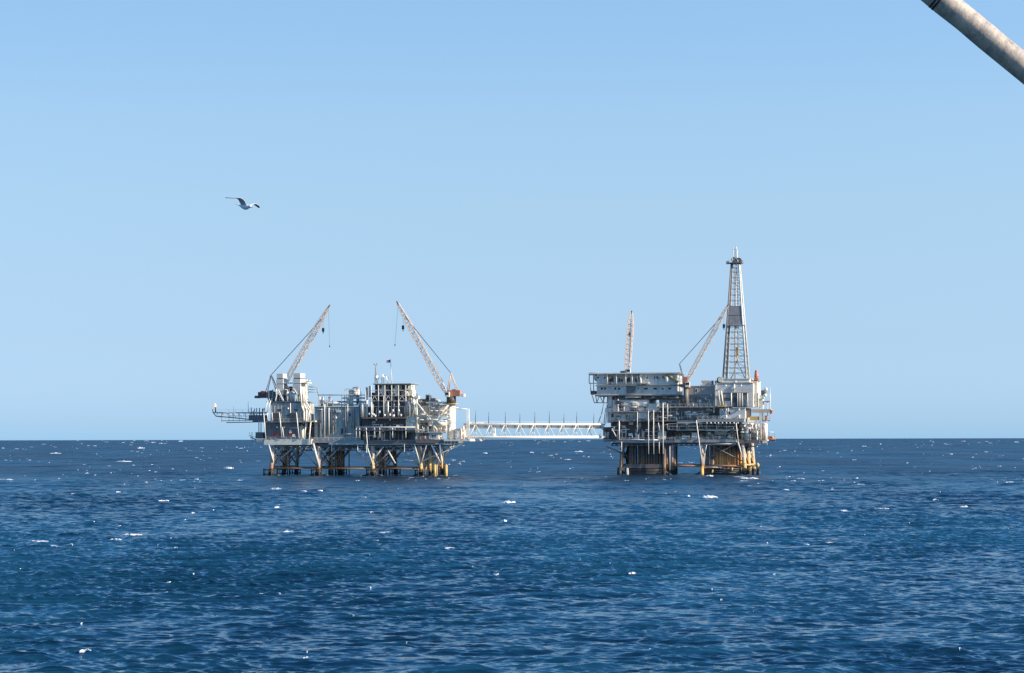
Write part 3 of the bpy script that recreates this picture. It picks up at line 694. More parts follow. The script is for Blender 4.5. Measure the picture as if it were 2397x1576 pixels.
for k in range(34):
    x = rg.uniform(857, 952); y1 = rg.choice([rg.uniform(925, 945), rg.uniform(945, 968)]); v = rg.uniform(.8, 4)
    t.part('pipe', MB().tube(L.pt(x, 977, v), L.pt(x, y1, v), rg.choice([.12, .2, .32]), n=6), rg.choice(['white', 'white', 'lightgrey', 'slate', 'dark', 'cream']))
for k in range(14):
    x = rg.uniform(857, 950); y = rg.uniform(960, 974); p = L.pt(x, y, 1); t.part('valve', MB().ball(p, .5, .5, .6, 8, 6), rg.choice(['white', 'lightgrey', 'lamp']))
for (x0, lab) in ((877, 'intake hood of the turbine block nearest the mast with a forked top'), (908, 'intake hood of the turbine block at the foot of the flagpole'), (939, 'intake hood of the turbine block nearest the right-hand crane')):
    u0, u1, z0, z1 = L.pb(x0, x0 + 8, 900, 915, 2.5)
    h = Thing(L, 'intake_hood', lab, 'intake hood', ((u0 + u1) / 2, 4, z0), 'three intake hoods on the turbine block')
    h.part('square_intake', MB().box(u0, u1, 3, 9, z0, z1), 'grey'); h.part('opening', MB().box(u0 + .15, u1 - .25, 2.9, 3.02, z0 + .3, z1 - .3), 'black')
    c = L.pt(x0 + 12, 905.5, 2.6)
    h.part('round_duct', MB().tube((c[0], 2.7, c[2]), (c[0], 9.5, c[2]), 1.15, n=16), 'lightgrey'); h.part('mouth', MB().tube((c[0], 2.6, c[2]), (c[0], 2.72, c[2]), .95, n=16), 'black')
    q = L.pt(x0 + 17, 900, 3.5); h.part('cowl', MB().box(q[0] - .9, q[0] + 1.4, 3.5, 9, q[2] - 2.6, q[2]).box(q[0] - .2, q[0] + 1.9, 3.8, 9, q[2] - 5.2, q[2] - 2.6), 'cream')
    h.part('lower_duct', MB().box(u0, u1, 3.2, 8.5, z0 - 2.6, z0), 'brown'); h.part('lower_duct', MB().box(u0, u1 - .2, 3.0, 8.5, z0 - 5.4, z0 - 2.6), 'dark')
    h.part('pipe', MB().path([L.pt(x0 + 9, 916, 2.2), L.pt(x0 + 12, 924, 2.2), L.pt(x0 + 14, 916, 2.2), L.pt(x0 + 18, 926, 2.2)], .2), 'white')
module(L, 'equipment_frame', 'flat grey roof slab carrying the flagpole and satellite dishes', 'roof', 874, 963, 898, 900.4, 2.0, 14, 'grey', 'grey')
tank(L, 'storage_tank', 'slim white pipe tower at the left edge of the turbine block', 'tank', 866, 904, 930, 5, 4, 'white')
tank(L, 'storage_tank', 'slender grey vessel left of the slim white pipe tower', 'tank', 859, 906, 930, 5, 5, 'lightgrey')
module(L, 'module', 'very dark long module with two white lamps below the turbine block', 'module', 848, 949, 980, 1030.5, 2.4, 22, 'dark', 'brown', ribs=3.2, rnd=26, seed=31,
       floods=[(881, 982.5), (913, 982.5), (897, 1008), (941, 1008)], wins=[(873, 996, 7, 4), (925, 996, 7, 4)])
for x in (834, 842, 857, 877, 889, 919, 950): LP.part('strut', MB().tube(L.pt(x, 1001, -1.6), L.pt(x + (4 if x == 857 else 0), 1025 if x != 857 else 1060, -1.6), .14 if x != 857 else .2, n=6), 'white')
LP.part('strut', MB().tube(L.pt(861, 1050, -1.6), L.pt(873, 1090, -.6), .2, n=6), 'white'); LP.part('handrail', MB().tube(L.pt(833, 1000.5, -1.6), L.pt(972, 1000, -1.6), .16, n=6), 'white')

# --- antennas, dishes, flag on the roof slab
def onroof(x, y, v=5): return L.pt(x, y, v)
t = Thing(L, 'antenna_mast', 'lattice mast with a small forked top, left of the flagpole', 'mast', onroof(880, 898)); t.part('mast', MB().lattice(onroof(880, 898), onroof(879.7, 858), 1.6, .8, .25, 12, .07, .05, .05, .6), 'grey')
t.part('fork', MB().path([onroof(876, 851), onroof(879.7, 857), onroof(883.3, 851)], .1).ball(onroof(876, 852), .25, .25, .45, 6, 5).ball(onroof(883.2, 851.5), .25, .25, .5, 6, 5), 'grey')
def dish(x, y, r, az, lab):
    p = Vector(L.pt(x, y, 5)); t = Thing(L, 'satellite_dish', lab, 'dish', (p.x, 5, L.pt(x, 898, 5)[2]), 'dishes on the roof beside the flagpole')
    d = Vector((math.sin(az), -math.cos(az) * .6, .35)).normalized(); q = d.to_track_quat('Z', 'Y'); vs = []; n = 14
    for k, (rr_, hh) in enumerate(((.0, -.22), (.55, -.14), (1, 0), (1.0, -.06), (.5, -.22))):
        for i in range(n): a = 2 * math.pi * i / n; vs.append(p + q @ Vector((r * rr_ * math.cos(a), r * rr_ * math.sin(a), r * hh * 1.4)))
    fs = [(k * n + i, k * n + (i + 1) % n, (k + 1) * n + (i + 1) % n, (k + 1) * n + i) for k in range(4) for i in range(n)]
    t.part('reflector', MB().add(vs, fs, True), 'white'); t.part('feed', MB().tube(p, p + d * r * 1.1, .06, n=5), 'grey')
    t.part('stand', MB().tube((p.x, 5, L.pt(x, 898, 5)[2]), p - d * .2, .14, n=6), 'grey')
dish(884.5, 884, 1.0, 1.2, 'white dish at the foot of the forked mast'); dish(894, 886, .7, -.6, 'small grey dish in the middle of the roof'); dish(899, 880, .75, .9, 'small raised white dish right of the middle'); dish(908, 886, 1.05, 1.1, 'white dish next to the flagpole')
t = Thing(L, 'flagpole', 'white flagpole with a small dark flag on the roof of the turbine block', 'flagpole', onroof(917.5, 898)); t.part('pole', MB().tube(onroof(917.5, 898), onroof(914.5, 842), .22, .12, n=8), 'white')
fl = MB(); vs = []; P0 = Vector(onroof(914, 842.5)); P1 = Vector(onroof(905, 843)); H = P0.z - onroof(914, 849)[2]
for i in range(9):
    q = i / 8; b_ = P0.lerp(P1, q); wv = .28 * math.sin(q * 7) * q
    for j in range(2):
        for s_ in (-.02, .02): vs.append((b_.x, b_.y + wv + s_, b_.z - j * H - q * .15))
fs = []
for i in range(8):
    a = i * 4; b2 = a + 4
    fs += [(a, b2, b2 + 2, a + 2), (a + 1, a + 3, b2 + 3, b2 + 1), (a, a + 1, b2 + 1, b2), (a + 2, b2 + 2, b2 + 3, a + 3)]
fs += [(0, 2, 3, 1), (32, 33, 35, 34)]
fl.add(vs, fs); m_, t_, b_n = nodes('flag_cloth')
geo_ = t_.nodes.new('ShaderNodeNewGeometry'); sp_ = t_.nodes.new('ShaderNodeSeparateXYZ'); t_.links.new(geo_.outputs['Position'], sp_.inputs[0])
zz = mathn(t_, 'SINE', mathn(t_, 'MULTIPLY', sp_.outputs[2], 12), 0); cc = mixc(t_, mapr(t_, zz, 0, .2), (.45, .06, .07), (.6, .6, .6))
wx = L.world(P0)[0]; cc = mixc(t_, mathn(t_, 'MULTIPLY', mapr(t_, sp_.outputs[0], wx - .85, wx - .8), mapr(t_, sp_.outputs[2], P0.z - H * .62, P0.z - H * .58)), cc, (.02, .03, .10))
t_.links.new(cc, b_n.inputs['Base Color']); t.part('flag', fl, m_); t.part('finial', MB().ball(onroof(914.5, 841.5), .2, .2, .2, 6, 5), 'white')

# --- sunny right end
t = Thing(L, 'pipe_rack', 'bright bank of white pipes and ducts at the right side of the turbine block', 'pipes', L.pt(962, 975, 3))
for k in range(20):
    x = rg.uniform(953, 974); y1 = rg.uniform(905, 940) + (x - 953) * .8; v = rg.uniform(1, 12)
    t.part('pipe', MB().path([L.pt(x, 975, v), L.pt(x, y1 + 6, v), L.pt(x - 5, y1, v)], rg.choice([.2, .3, .5]), 7), rg.choice(['white', 'cream', 'lightgrey', 'white']))
t.part('duct', MB().box(*L.pb(953, 963, 918, 975, 10)[:2], 10, 15, *L.pb(953, 963, 918, 975, 10)[2:]), 'cream'); t.part('duct', MB().box(*L.pb(972, 980, 927, 945, 8)[:2], 8, 10, *L.pb(972, 980, 927, 945, 8)[2:]), 'white')
module(L, 'module', 'cream box module with open lower floor right of the dark long module', 'module', 950, 977, 975, 1012, 2, 16, 'cream', 'cream', rnd=7, seed=41)
module(L, 'module', 'long white wall module behind the triangular white frame', 'module', 976, 1046, 948, 975, 9, 14, 'white', 'grey', rnd=6, seed=42, ribs=3)
module(L, 'module', 'grey open bay behind the orange-striped drums at the right end', 'module', 976, 1044, 982, 1011, 8, 14, 'lightgrey', 'cream', rnd=16, seed=43, doors=[(1000, 995, 8, 12)])
module(L, 'module', 'cream lower bay above the yellow legs at the right end', 'module', 973, 1006, 1014, 1028.8, 3, 14, 'cream', 'grey', rnd=8, seed=44)
t = module(L, 'control_cabin', 'grey cabin with two dark windows above the yellow legs', 'cabin', 1004, 1026, 1012, 1028.5, -.2, 7, 'lightgrey', 'white', wins=[(1013, 1021, 4, 5), (1018.5, 1021, 4, 5)])
module(L, 'cabinet', 'white cabinet standing right of the crane pedestal', 'cabinet', 1067, 1080, 1003, 1027.5, 2, 5, 'white', 'cream', ribs=1.4); module(L, 'cabinet', 'narrow cream cabinet beside the bridge landing', 'cabinet', 1081, 1085, 999, 1027.5, 3, 4, 'cream', 'cream')
t = Thing(L, 'support_frame', 'white triangular frame of thick tubes left of the pedestal crane', 'frame', L.pt(977, 1012, 1))
for a, b_, r in (((976, 928), (976, 1012), .42), ((975, 945), (964, 975), .33), ((977, 945), (1004, 978), .42), ((1052, 946), (1022, 978), .45), ((1050, 960), (1024, 985), .3), ((1003, 975), (1022, 1006), .5), ((978, 975), (1048, 975), .42), ((976, 960), (973, 985), .22)):
    t.part('tube', MB().tube(L.pt(*a, 1), L.pt(*b_, 1), r, n=8), 'cream')
t.part('cap', MB().box(*L.pb(972, 980, 927, 932, .4)[:2], .4, 2, *L.pb(972, 980, 927, 932, .4)[2:]), 'white')
t.part('gusset', MB().box(*L.pb(1003, 1023, 974, 985, 1.2)[:2], 1.2, 1.7, *L.pb(1003, 1023, 974, 985, 1.2)[2:]), 'cream')
tank(L, 'storage_tank', 'stout cream vessel under a flat white deck behind the triangular frame', 'tank', 1009, 944, 974, 11, 6, 'cream'); tank(L, 'storage_tank', 'white vessel just left of the crane pedestal', 'tank', 1026, 946, 974, 9, 7, 'white'); tank(L, 'storage_tank', 'slim cream vessel right beside the stout cream vessel', 'tank', 1018, 946, 974, 5, 5, 'lightgrey')
deck(LP, L, 997, 1048, 940.5, 944, 4, 12, 'white', 'walkway')
t = Thing(L, 'generator', 'dark machinery with small stacks on the flat white deck', 'machine', L.pt(1003, 941, 6)); t.part('body', MB().box(*L.pb(997, 1008, 926, 941, 6)[:2], 6, 9, *L.pb(997, 1008, 926, 941, 6)[2:]).box(*L.pb(1008, 1018, 932, 941, 6)[:2], 6, 9, *L.pb(1008, 1018, 932, 941, 6)[2:]), 'slate')
for x in (998, 1002, 1006): t.part('stack', MB().tube(L.pt(x, 941, 5.8), L.pt(x, 924, 5.8), .3, n=7), 'dark' if x < 1005 else 'white')
t.part('cover', MB().box(*L.pb(1010, 1018, 934, 941, 5.5)[:2], 5.5, 7, *L.pb(1010, 1018, 934, 941, 5.5)[2:]), 'orange')
module(L, 'equipment_frame', 'low brownish machinery at the left of the dark stacks', 'machine', 980, 996, 934, 948, 8, 6, 'brown', 'lightgrey', rnd=3, seed=45)
tank(L, 'storage_tank', 'low white domed tank on the flat deck near the crane pedestal', 'tank', 1026, 936, 941, 10, 8, 'white', pipes=False)
for (x0, x1, y, r, lab) in ((1016, 1043, 991, 1.2, 'yellow-orange horizontal drum under the white tube frame'), (1018, 1045, 986, .7, 'slim white horizontal drum above the yellow-orange drum')):
    a, b_ = L.pt(x0, y, 1.5), L.pt(x1, y, 1.5); t = Thing(L, 'drum', lab, 'drum', ((a[0] + b_[0]) / 2, 1.5, a[2] - r))
    t.part('shell', MB().tube((a[0] + .4, 1.5, a[2]), (b_[0] - .4, 1.5, a[2]), r, n=14).ball((a[0] + .4, 1.5, a[2]), .5, r, r, 10, 8).ball((b_[0] - .4, 1.5, a[2]), .5, r, r, 10, 8), 'cream' if r > 1 else 'white', label='yellowish shell' if r > 1 else None)
    for q in (.25, .75): x = a[0] + (b_[0] - a[0]) * q; t.part('saddle', MB().box(x - .2, x + .2, 1.1, 1.9, a[2] - r - .4, a[2] - r * .6), 'cream')
t = Thing(L, 'pump', 'orange pump unit on the deck left of the grey cabin', 'pump', L.pt(988, 1028, .6)); p = L.pt(988, 1024, .8)
t.part('casing', MB().ball((p[0], .9, p[2]), 1.7, .9, 1.3, 12, 8), 'orange'); t.part('motor', MB().tube((p[0] + 1, .9, p[2] + .3), (p[0] + 3.4, .9, p[2] + .3), .7, n=12), 'orange'); t.part('pipe', MB().path([(p[0], .9, p[2] + 1), (p[0], .9, p[2] + 3.2), (p[0] - 3, .9, p[2] + 3.2)], .2), 'white'); t.part('base', MB().box(p[0] - 2, p[0] + 3.6, .1, 1.7, p[2] - 1.4, p[2] - .8), 'grey')
crane(L, 'crane with orange house on a fat white pedestal next to the bridge', 4, (1043, 918), (932, 711), (1056, 874), (1071, 914), (1049, 1079, 914, 928), (1056.5, 945, 1028, 1.9), 2.4,
      [(.995, 925, 808, False), (.885, 944, 763, True)], feet2=(1049, 917), colr='orange')
t = Thing(L, 'portal_frame', 'tall thin white portal frame at the landing of the bridge', 'frame', L.pt(1092, 1028, 4)); mb = MB()
for x in (1093, 1097.5): mb.tube(L.pt(x, 957, 4), L.pt(x, 1026, 4), .24, n=6)
mb.tube(L.pt(1066, 958, 4), L.pt(1093, 957.5, 4), .18, n=6).tube(L.pt(1066, 958, 4), L.pt(1066, 1000, 4), .14, n=6); t.part('frame', mb, 'white')
t.part('brace', MB().tube(L.pt(1086, 1000, 4), L.pt(1097, 1026, 4), .25, n=6), 'white')
for k in range(34):
    x = rg.uniform(974, 1090); y = 1028 if k % 2 else 1011; v = rg.uniform(-.2, 2); LP.part('pipe', MB().tube(L.pt(x, y, v), L.pt(x, y - rg.uniform(6, 13), v), rg.uniform(.12, .25), n=6), rg.choice(['white', 'cream', 'white', 'orange', 'grey']))
for k in range(26):
    x = rg.uniform(975, 1060); y = rg.choice([1022, 1006, 1000, 996, 990, 983, 970, 962, 955]); LP.part('pipe', MB().tube(L.pt(x, y, .5), L.pt(x + rg.uniform(6, 22), y, .5), rg.uniform(.1, .22), n=6), rg.choice(['white', 'cream', 'grey']))

# --- flare boom
t = Thing(L, 'flare_boom', 'long horizontal flare boom with a small flame, reaching out left over the sea', 'flare boom', L.pt(612, 980, 8))
V = 8
for v in (V - 1.5, V + 1.5):
    t.part('chord', MB().path([L.pt(499, 966, v), L.pt(560, 966.5, v), L.pt(622, 968, v)], .26, 7), 'lightgrey')
    t.part('chord', MB().path([L.pt(498, 958, v), L.pt(499, 966, v), L.pt(506, 974.5, v), L.pt(535, 977, v), L.pt(585, 982, v), L.pt(622, 987, v)], .24, 7), 'dark')
lc = MB()
for x in (508, 520, 532, 545, 558, 571, 584): lc.tube(L.pt(x, 966, V - 1.5), L.pt(x + 8, 978, V - 1.5), .1, n=5).tube(L.pt(x, 966, V - 1.5), L.pt(x, 976, V - 1.5), .1, n=5)
t.part('lacing', lc, 'grey'); t.part('walkway', MB().box(*L.pb(512, 622, 965, 967.5, V - 1)[:2], V - 1, V + 1, *L.pb(512, 622, 965, 967.5, V - 1)[2:]), 'lightgrey')
t.part('railing', MB().rail([L.pt(503, 966, V - 1.2), L.pt(584, 966, V - 1.2)], 1.5, 3.2, .045), 'lightgrey')
t.part('lower_walkway', MB().tube(L.pt(518, 985.5, V), L.pt(600, 984, V), .12, n=5).tube(L.pt(530, 989.5, V), L.pt(612, 988, V), .16, n=5).tube(L.pt(536, 974, V), L.pt(585, 974, V), .1, n=5), 'dark')
for x in (519, 536, 546, 560, 575, 592): t.part('hanger', MB().tube(L.pt(x, 968, V), L.pt(x, 987, V), .09, n=5), 'slate')
t.part('root_platform', MB().box(*L.pb(584, 616, 972, 984, 7)[:2], 6, 14, *L.pb(584, 616, 972, 984, 7)[2:]).box(*L.pb(593, 616, 984, 988, 7)[:2], 6, 14, *L.pb(593, 616, 984, 988, 7)[2:]), 'slate')
for k in range(10): x = rg.uniform(586, 620); t.part('pipe', MB().tube(L.pt(x, 972, 6), L.pt(x, rg.uniform(954, 966), 6), rg.uniform(.1, .3), n=6), rg.choice(['white', 'lightgrey', 'orange', 'slate']))
t.part('burner', MB().tube(L.pt(504.8, 966, V), L.pt(504.3, 953, V), .34, .28, n=10), 'black')
a = L.pt(504.3, 954, V); t.part('flame', MB().tube(a, (a[0], a[1], a[2] + 1.0), .22, .42, n=10).tube((a[0], a[1], a[2] + 1.0), (a[0] - .15, a[1], a[2] + 1.9), .42, .05, n=10), 'flame')
t.part('mast', MB().tube(L.pt(581.5, 966, V), L.pt(581, 940, V), .13, .05, n=6), 'dark'); t.part('mast', MB().tube(L.pt(547, 966, V), L.pt(547, 951, V), .08, .04, n=5), 'grey')

# ================================================================== RIGHT PLATFORM
def ru(px, v): return R.pt(px, 1100, v)[0]
RU = [ru(1458, 2), ru(1556, 2), ru(1643, 2), ru(1739, 2)]; RV = [2, 17, 33]
zt2 = R.pt(1600, 1040, 2)[2]
RP, Q = platform(R, 'oil platform with a tall derrick and banks of well pipes, right of the bridge', (0, 18, 0), RU, RV, zt2 + .3, .10,
                 lambda i, j: 'legy' if i == 3 else ('leg' if i == 2 else 'condd'), None)
for i in range(4):
    for j in range(3):
        if j < 2:
            m_ = 'legy' if i == 3 else 'condd'
            brace(RP, Q[i, j](4.6), Q[i, j + 1](4.6), .4, m_); brace(RP, Q[i, j](13), Q[i, j + 1](5), .34, m_); brace(RP, Q[i, j](5), Q[i, j + 1](13), .34, m_)
        if i < 3:
            brace(RP, Q[i, j](4.2), Q[i + 1, j](4.2), .45, 'leg')
            a, b_ = Vector(Q[i, j](0)), Vector(Q[i + 1, j](0))
            pts = [(a.lerp(b_, q).x, a.y, 2.2 - 3.1 * math.sin(math.pi * q) ** .6) for q in [k / 10 for k in range(11)]]
            if j == 0: RP.part('brace', MB().path(pts, .42, 8), 'dark')
brace(RP, Q[2, 0](6.5), Q[3, 0](16), .3, 'slate'); brace(RP, Q[2, 0](16), Q[3, 0](6), .3, 'brown')
brace(RP, Q[0, 0](10), R.pt(1418, 1046, 2), .3, 'leg'); brace(RP, Q[0, 1](9), R.pt(1420, 1046, 17), .3, 'condd'); brace(RP, Q[0, 0](12), R.pt(1472, 1040, 2), .4, 'brown')
brace(RP, Q[3, 1](13), R.pt(1773, 1045, 14), .28, 'lightgrey'); brace(RP, Q[3, 1](5), R.pt(1736, 1055, 8), .45, 'legy'); brace(RP, Q[3, 0](9), R.pt(1723, 1030, 1), .35, 'cream')
# well conductors in two banks
rg = random.Random(17)
def bank(px0, px1, nx, ny, v0, v1, mat, rr_):
    for i in range(nx):
        for j in range(ny):
            v = v0 + (v1 - v0) * j / max(1, ny - 1) + rg.uniform(-.4, .4); px = px0 + (px1 - px0) * (i + rg.uniform(-.25, .25)) / (nx - 1)
            p = R.pt(px, 1100, v0); u = p[0]
            RP.part('conductor', MB().tube((u, v, -4), (u, v, zt2), rr_ * rg.uniform(.75, 1.1), n=8), mat)
bank(1474, 1546, 12, 4, 4, 30, 'condd', .62)
bank(1674, 1733, 11, 4, 4, 29, 'cond', .56)
for px, m_, r in ((1560, 'condd', .9), (1566, 'slate', .5), (1573, 'leg', .9), (1578, 'condd', .7), (1654, 'slate', .3), (1660, 'lightgrey', .25), (1665, 'dark', .6), (1568, 'white', .22)):
    p = R.pt(px, 1100, 3); RP.part('riser', MB().tube((p[0], 3, -4), (p[0] + .3, 3, zt2), r, n=8), m_)
# boat-landing beams at the water
u0, u1, z0, z1 = R.pb(1463, 1549, 1087, 1096, 1); RP.part('wave_screen', MB().box(u0, u1, 1.0, 1.5, z0, z1), 'brown')
u0, u1, z0, z1 = R.pb(1470, 1560, 1097, 1111, 1.4)
f = MB()
for y in (1099, 1102.5, 1106, 1109.5): f.tube(R.pt(1462, y, 1.2), R.pt(1556, y, 1.2), .28, n=7)
for x in range(1464, 1560, 7): f.tube(R.pt(x, 1096, 1.6), R.pt(x, 1116, 1.6), .3, n=7)
f.box(u0, u1, 2.2, 2.6, -1, z1 - .2); RP.part('boat_landing', f, 'dark')
f = MB(); u0, u1, z0, z1 = R.pb(1648, 1727, 1097, 1111, 1.4)
for y in (1098, 1103, 1107): f.tube(R.pt(1645, y, 1.2), R.pt(1730, y, 1.2), .3, n=7)
for x in range(1650, 1732, 9): f.tube(R.pt(x, 1094, 1.6), R.pt(x, 1114, 1.6), .35, n=7)
f.box(u0, u1, 2.2, 2.6, -1, z1 - .2); RP.part('boat_landing', f, 'dark')
RP.part('handrail', MB().tube(R.pt(1648, 1094, .8), R.pt(1690, 1094, .8), .16, n=6), 'white')
RP.part('brace', MB().tube(R.pt(1575, 1090, 2), R.pt(1645, 1091, 2), .55, n=8), 'leg')
for (x, y, r, m_) in ((1450, 1104, 1.5, 'black'), (1776, 1105, 1.2, 'black'), (1765, 1107, 1.4, 'black'), (1643, 1100, 1.1, 'ochre'), (1468, 1103, 1.0, 'grey')):
    p = R.pt(x, y, .2); RP.part('boat_fender', MB().tube((p[0], .2, -2), (p[0], .2, p[2] + r), r * .9, r * .7, n=12).ball((p[0], .2, p[2] + r), r * .7, r * .7, .6, 10, 6), m_)
for a, b_ in (((1752, 1093), (1773, 1089)), ((1750, 1100), (1760, 1093))): RP.part('brace', MB().tube(R.pt(*a, .4), R.pt(*b_, .4), .5, n=8), 'ochre')
for x, y in ((1667, 1104), (1713, 1099)): RP.part('boat_fender', MB().tube(R.pt(x - 1, y + 4, .5), R.pt(x + 1.5, y - 4, .5), .4, n=8), 'ochre')
p = R.pt(1773, 1089, .4); RP.part('boat_fender', MB().ball((p[0], .4, p[2]), .9, .7, 1.1, 10, 8), 'ochre')
# decks
deck(RP, R, 1413, 1580, 1030, 1034, 0, 36, 'brown'); deck(RP, R, 1580.5, 1724, 1029, 1036, .3, 34, 'grey'); deck(RP, R, 1724.5, 1778, 1030, 1038, .8, 28, 'brown')
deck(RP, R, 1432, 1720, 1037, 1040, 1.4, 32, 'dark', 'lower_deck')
girders(RP, R, 1432, 1760, 1036, 1044, (2.5, 16, 31), 'slate', 28)
deck(RP, R, 1562, 1726, 1004, 1007, .2, 34, 'slate'); deck(RP, R, 1632, 1742, 980, 988, -.4, 34, 'grey'); deck(RP, R, 1425, 1631, 984, 987, .4, 34, 'slate')
deck(RP, R, 1540, 1700, 951, 954, .2, 32, 'grey'); deck(RP, R, 1427, 1545, 962.5, 965, -.6, 30, 'grey', 'walkway')
railpx(RP, R, [(1449, 1030), (1580, 1030)], -.1, 1.1, 'white'); railpx(RP, R, [(1580, 1029), (1722, 1029)], .2, 1.1, 'lightgrey')
railpx(RP, R, [(1562, 1004), (1724, 1004)], .1, 2.4, 'white', 4.6, .09); railpx(RP, R, [(1545, 951), (1700, 951)], .1, 1.1, 'lightgrey'); railpx(RP, R, [(1427, 962), (1545, 962)], -.7, 1.1, 'lightgrey')
railpx(RP, R, [(1632, 980), (1745, 980)], -.5, 1.1, 'white'); railpx(RP, R, [(1448, 987), (1520, 987)], -.2, 1.1, 'lightgrey')
RP.part('handrail', MB().tube(R.pt(1449, 1030, -.5), R.pt(1545, 1030, -.5), .26, n=6).tube(R.pt(1449, 1030, -.5), R.pt(1449.5, 988, -.5), .3, n=6), 'white')
RP.part('pipe', MB().tube(R.pt(1650, 1040.5, -.3), R.pt(1722, 1039, -.3), .2, n=6), 'lightgrey')
# long white drop pipes
for x, ya, yb, r in ((1518, 962, 1063, .22), (1530, 960, 1063, .24), (1552, 944, 1063, .36), (1563, 945, 985, .18), (1449.5, 985, 1030, .2), (1455, 1034, 1058, .22), (1568, 1045, 1100, .18), (1543, 1035, 1062, .18), (1492, 965, 1012, .18)):
    RP.part('drop_pipe', MB().tube(R.pt(x, ya, -.8), R.pt(x, yb, -.8), r * .66, n=7), 'white')
for a, b_, r in (((1630, 984), (1644, 1090), .3), ((1723, 990), (1728, 1035), .3), ((1728, 1035), (1737, 1070), .28), ((1541, 990), (1545, 1010), .26), ((1432, 1003), (1442, 1022), .24), ((1654, 1042), (1650, 1060), .2), ((1650, 1060), (1648, 1092), .2)):
    RP.part('strut', MB().tube(R.pt(*a, -.7), R.pt(*b_, -.7), r * .7, n=7), 'white')
for k in range(9): x = 1655 + k * 9; RP.part('pipe', MB().tube(R.pt(x, 988.5, -.2), R.pt(x + (k % 3) - 1, 992, -.2), .35, n=6), 'white' if k % 2 else 'lightgrey')

# --- accommodation block
def rp(x, y, v): return R.pt(x, y, v)
u0, u1, zb, zt_ = R.pb(1397, 1585, 874, 924.5, 2)
A = Thing(R, 'accommodation_block', 'long two-storey grey-white living quarters overhanging the left end of the right platform', 'building', ((u0 + u1) / 2, 8, zb))
zl = R.pt(1500, 901, 2)[2]; dq = 16
lo = A.part('lower_wall', MB().box(u0, u1, 2, 2 + dq, zb, zl - .3), 'lightgrey')
ua, ub = R.pt(1397, 890, 2)[0], R.pt(1585, 890, 2)[0]; ux0, ux1 = R.pt(1422, 890, 2)[0], R.pt(1499, 890, 2)[0]
w_ = MB().box(ua, ux0, 2, 2 + dq, zl, zt_ - .3).box(ux1, ub, 2, 2 + dq, zl, zt_ - .3).box(ux0 - .05, ux1 + .05, 5, 2.2 + dq, zl, zt_ - .35)
A.part('upper_wall', w_, 'lightgrey')
A.part('floor_band', MB().box(ua - .5, ub + .6, .9, 2.4 + dq, zl - .35, zl), 'grey')
A.part('base_band', MB().box(u0 - .4, u1 + .4, 1.2, 2.6 + dq, zb - .6, zb), 'brown')
ra, rb = R.pt(1378, 873, 1)[0], R.pt(1598, 873, 1)[0]
A.part('roof', MB().box(ra, rb - 1.2, .6, 3.4 + dq, zt_ - .3, zt_ + .25), 'lightgrey')
for x in (1422, 1443, 1465, 1480): A.part('veranda_post', MB().tube(rp(x, 899, 1.1), rp(x, 874.5, 1.1), .2, n=6), 'white')
A.part('railing', MB().rail([rp(1422, 900, 1.05), rp(1499, 900, 1.05)], 1.0, 2.2, .06), 'white')
for (x, y) in ((1429, 893), (1434, 890), (1450, 892), (1456, 893), (1468, 892), (1473, 890), (1489, 892)):
    a0, a1, b0, b1 = R.pb(x - 2.2, x + 2.2, y - 6, y + 6, 5); A.part('door', MB().box(a0, a1, 4.9, 5.02, b0, b1), 'dark')
for (x, y, ww, hh) in ((1409.3, 910, 5, 5.6), (1417, 910, 4.4, 5.6), (1440.8, 910, 5, 5.6), (1449.8, 910, 5, 5.6), (1494, 909.5, 2.6, 5), (1551.5, 910.5, 5, 4), (1568, 910, 7, 4.6), (1512, 910, 9, 4.6), (1534, 910, 8, 4.6), (1400.5, 884, 4, 4), (1416, 884.5, 4, 4), (1532.5, 884, 3, 6), (1538.8, 884, 4, 6.4), (1515, 884.5, 3, 5), (1552.5, 883.5, 2.6, 5.6), (1543, 886, 1.4, 8)):
    a0, a1, b0, b1 = R.pb(x - ww / 2, x + ww / 2, y - hh / 2, y + hh / 2, 2)
    f = A.part('window', MB().box(a0 - .14, a1 + .14, 1.9, 2.02, b0 - .14, b1 + .14), 'white'); A.part('pane', MB().box(a0, a1, 1.87, 1.91, b0, b1), 'glass', f)
a0, a1, b0, b1 = R.pb(1467, 1488, 902, 921, 2); A.part('stair_recess', MB().box(a0, a1, 1.6, 2.02, b0, b1), 'slate')
st_ = MB().ladder(rp(1470, 921, 1.2), rp(1486, 903, 1.2), 1.0, .09); A.part('stair', st_, 'grey')
A.part('vent_pipe', MB().path([rp(1500.5, 903, 1.4), rp(1500, 884, 1.4), rp(1497.5, 880, 1.4), rp(1501, 877.5, 1.4), rp(1505.5, 878, 1.4)], .42, 8), 'white')
A.part('balcony', MB().box(R.pt(1500, 897, 0)[0], R.pt(1519, 897, 0)[0], -.6, 2, R.pt(1510, 898, 0)[2], R.pt(1510, 895.5, 0)[2]), 'cream')
A.part('railing', MB().rail([rp(1501, 895.5, -.5), rp(1519, 895.5, -.5)], 1.2, 1.6, .07), 'white')
for x, y0_, y1_ in ((1492, 878, 891), (1512, 874, 888), (1585, 903, 922)): A.part('post', MB().tube(rp(x, y0_, 1.4), rp(x, y1_, 1.4), .2, n=6), 'white')
A.part('yellow_duct', MB().path([rp(1557, 876, 1.4), rp(1557, 886, 1.4)], .5, 7).path([rp(1566, 876, 1.4), rp(1574, 885, 1.4), rp(1588, 895, 1.4)], .6, 8), 'ochre')
A.part('round_dome', MB().ball(rp(1561, 888, 1.3), .9, .5, 1.5, 10, 8), 'white')
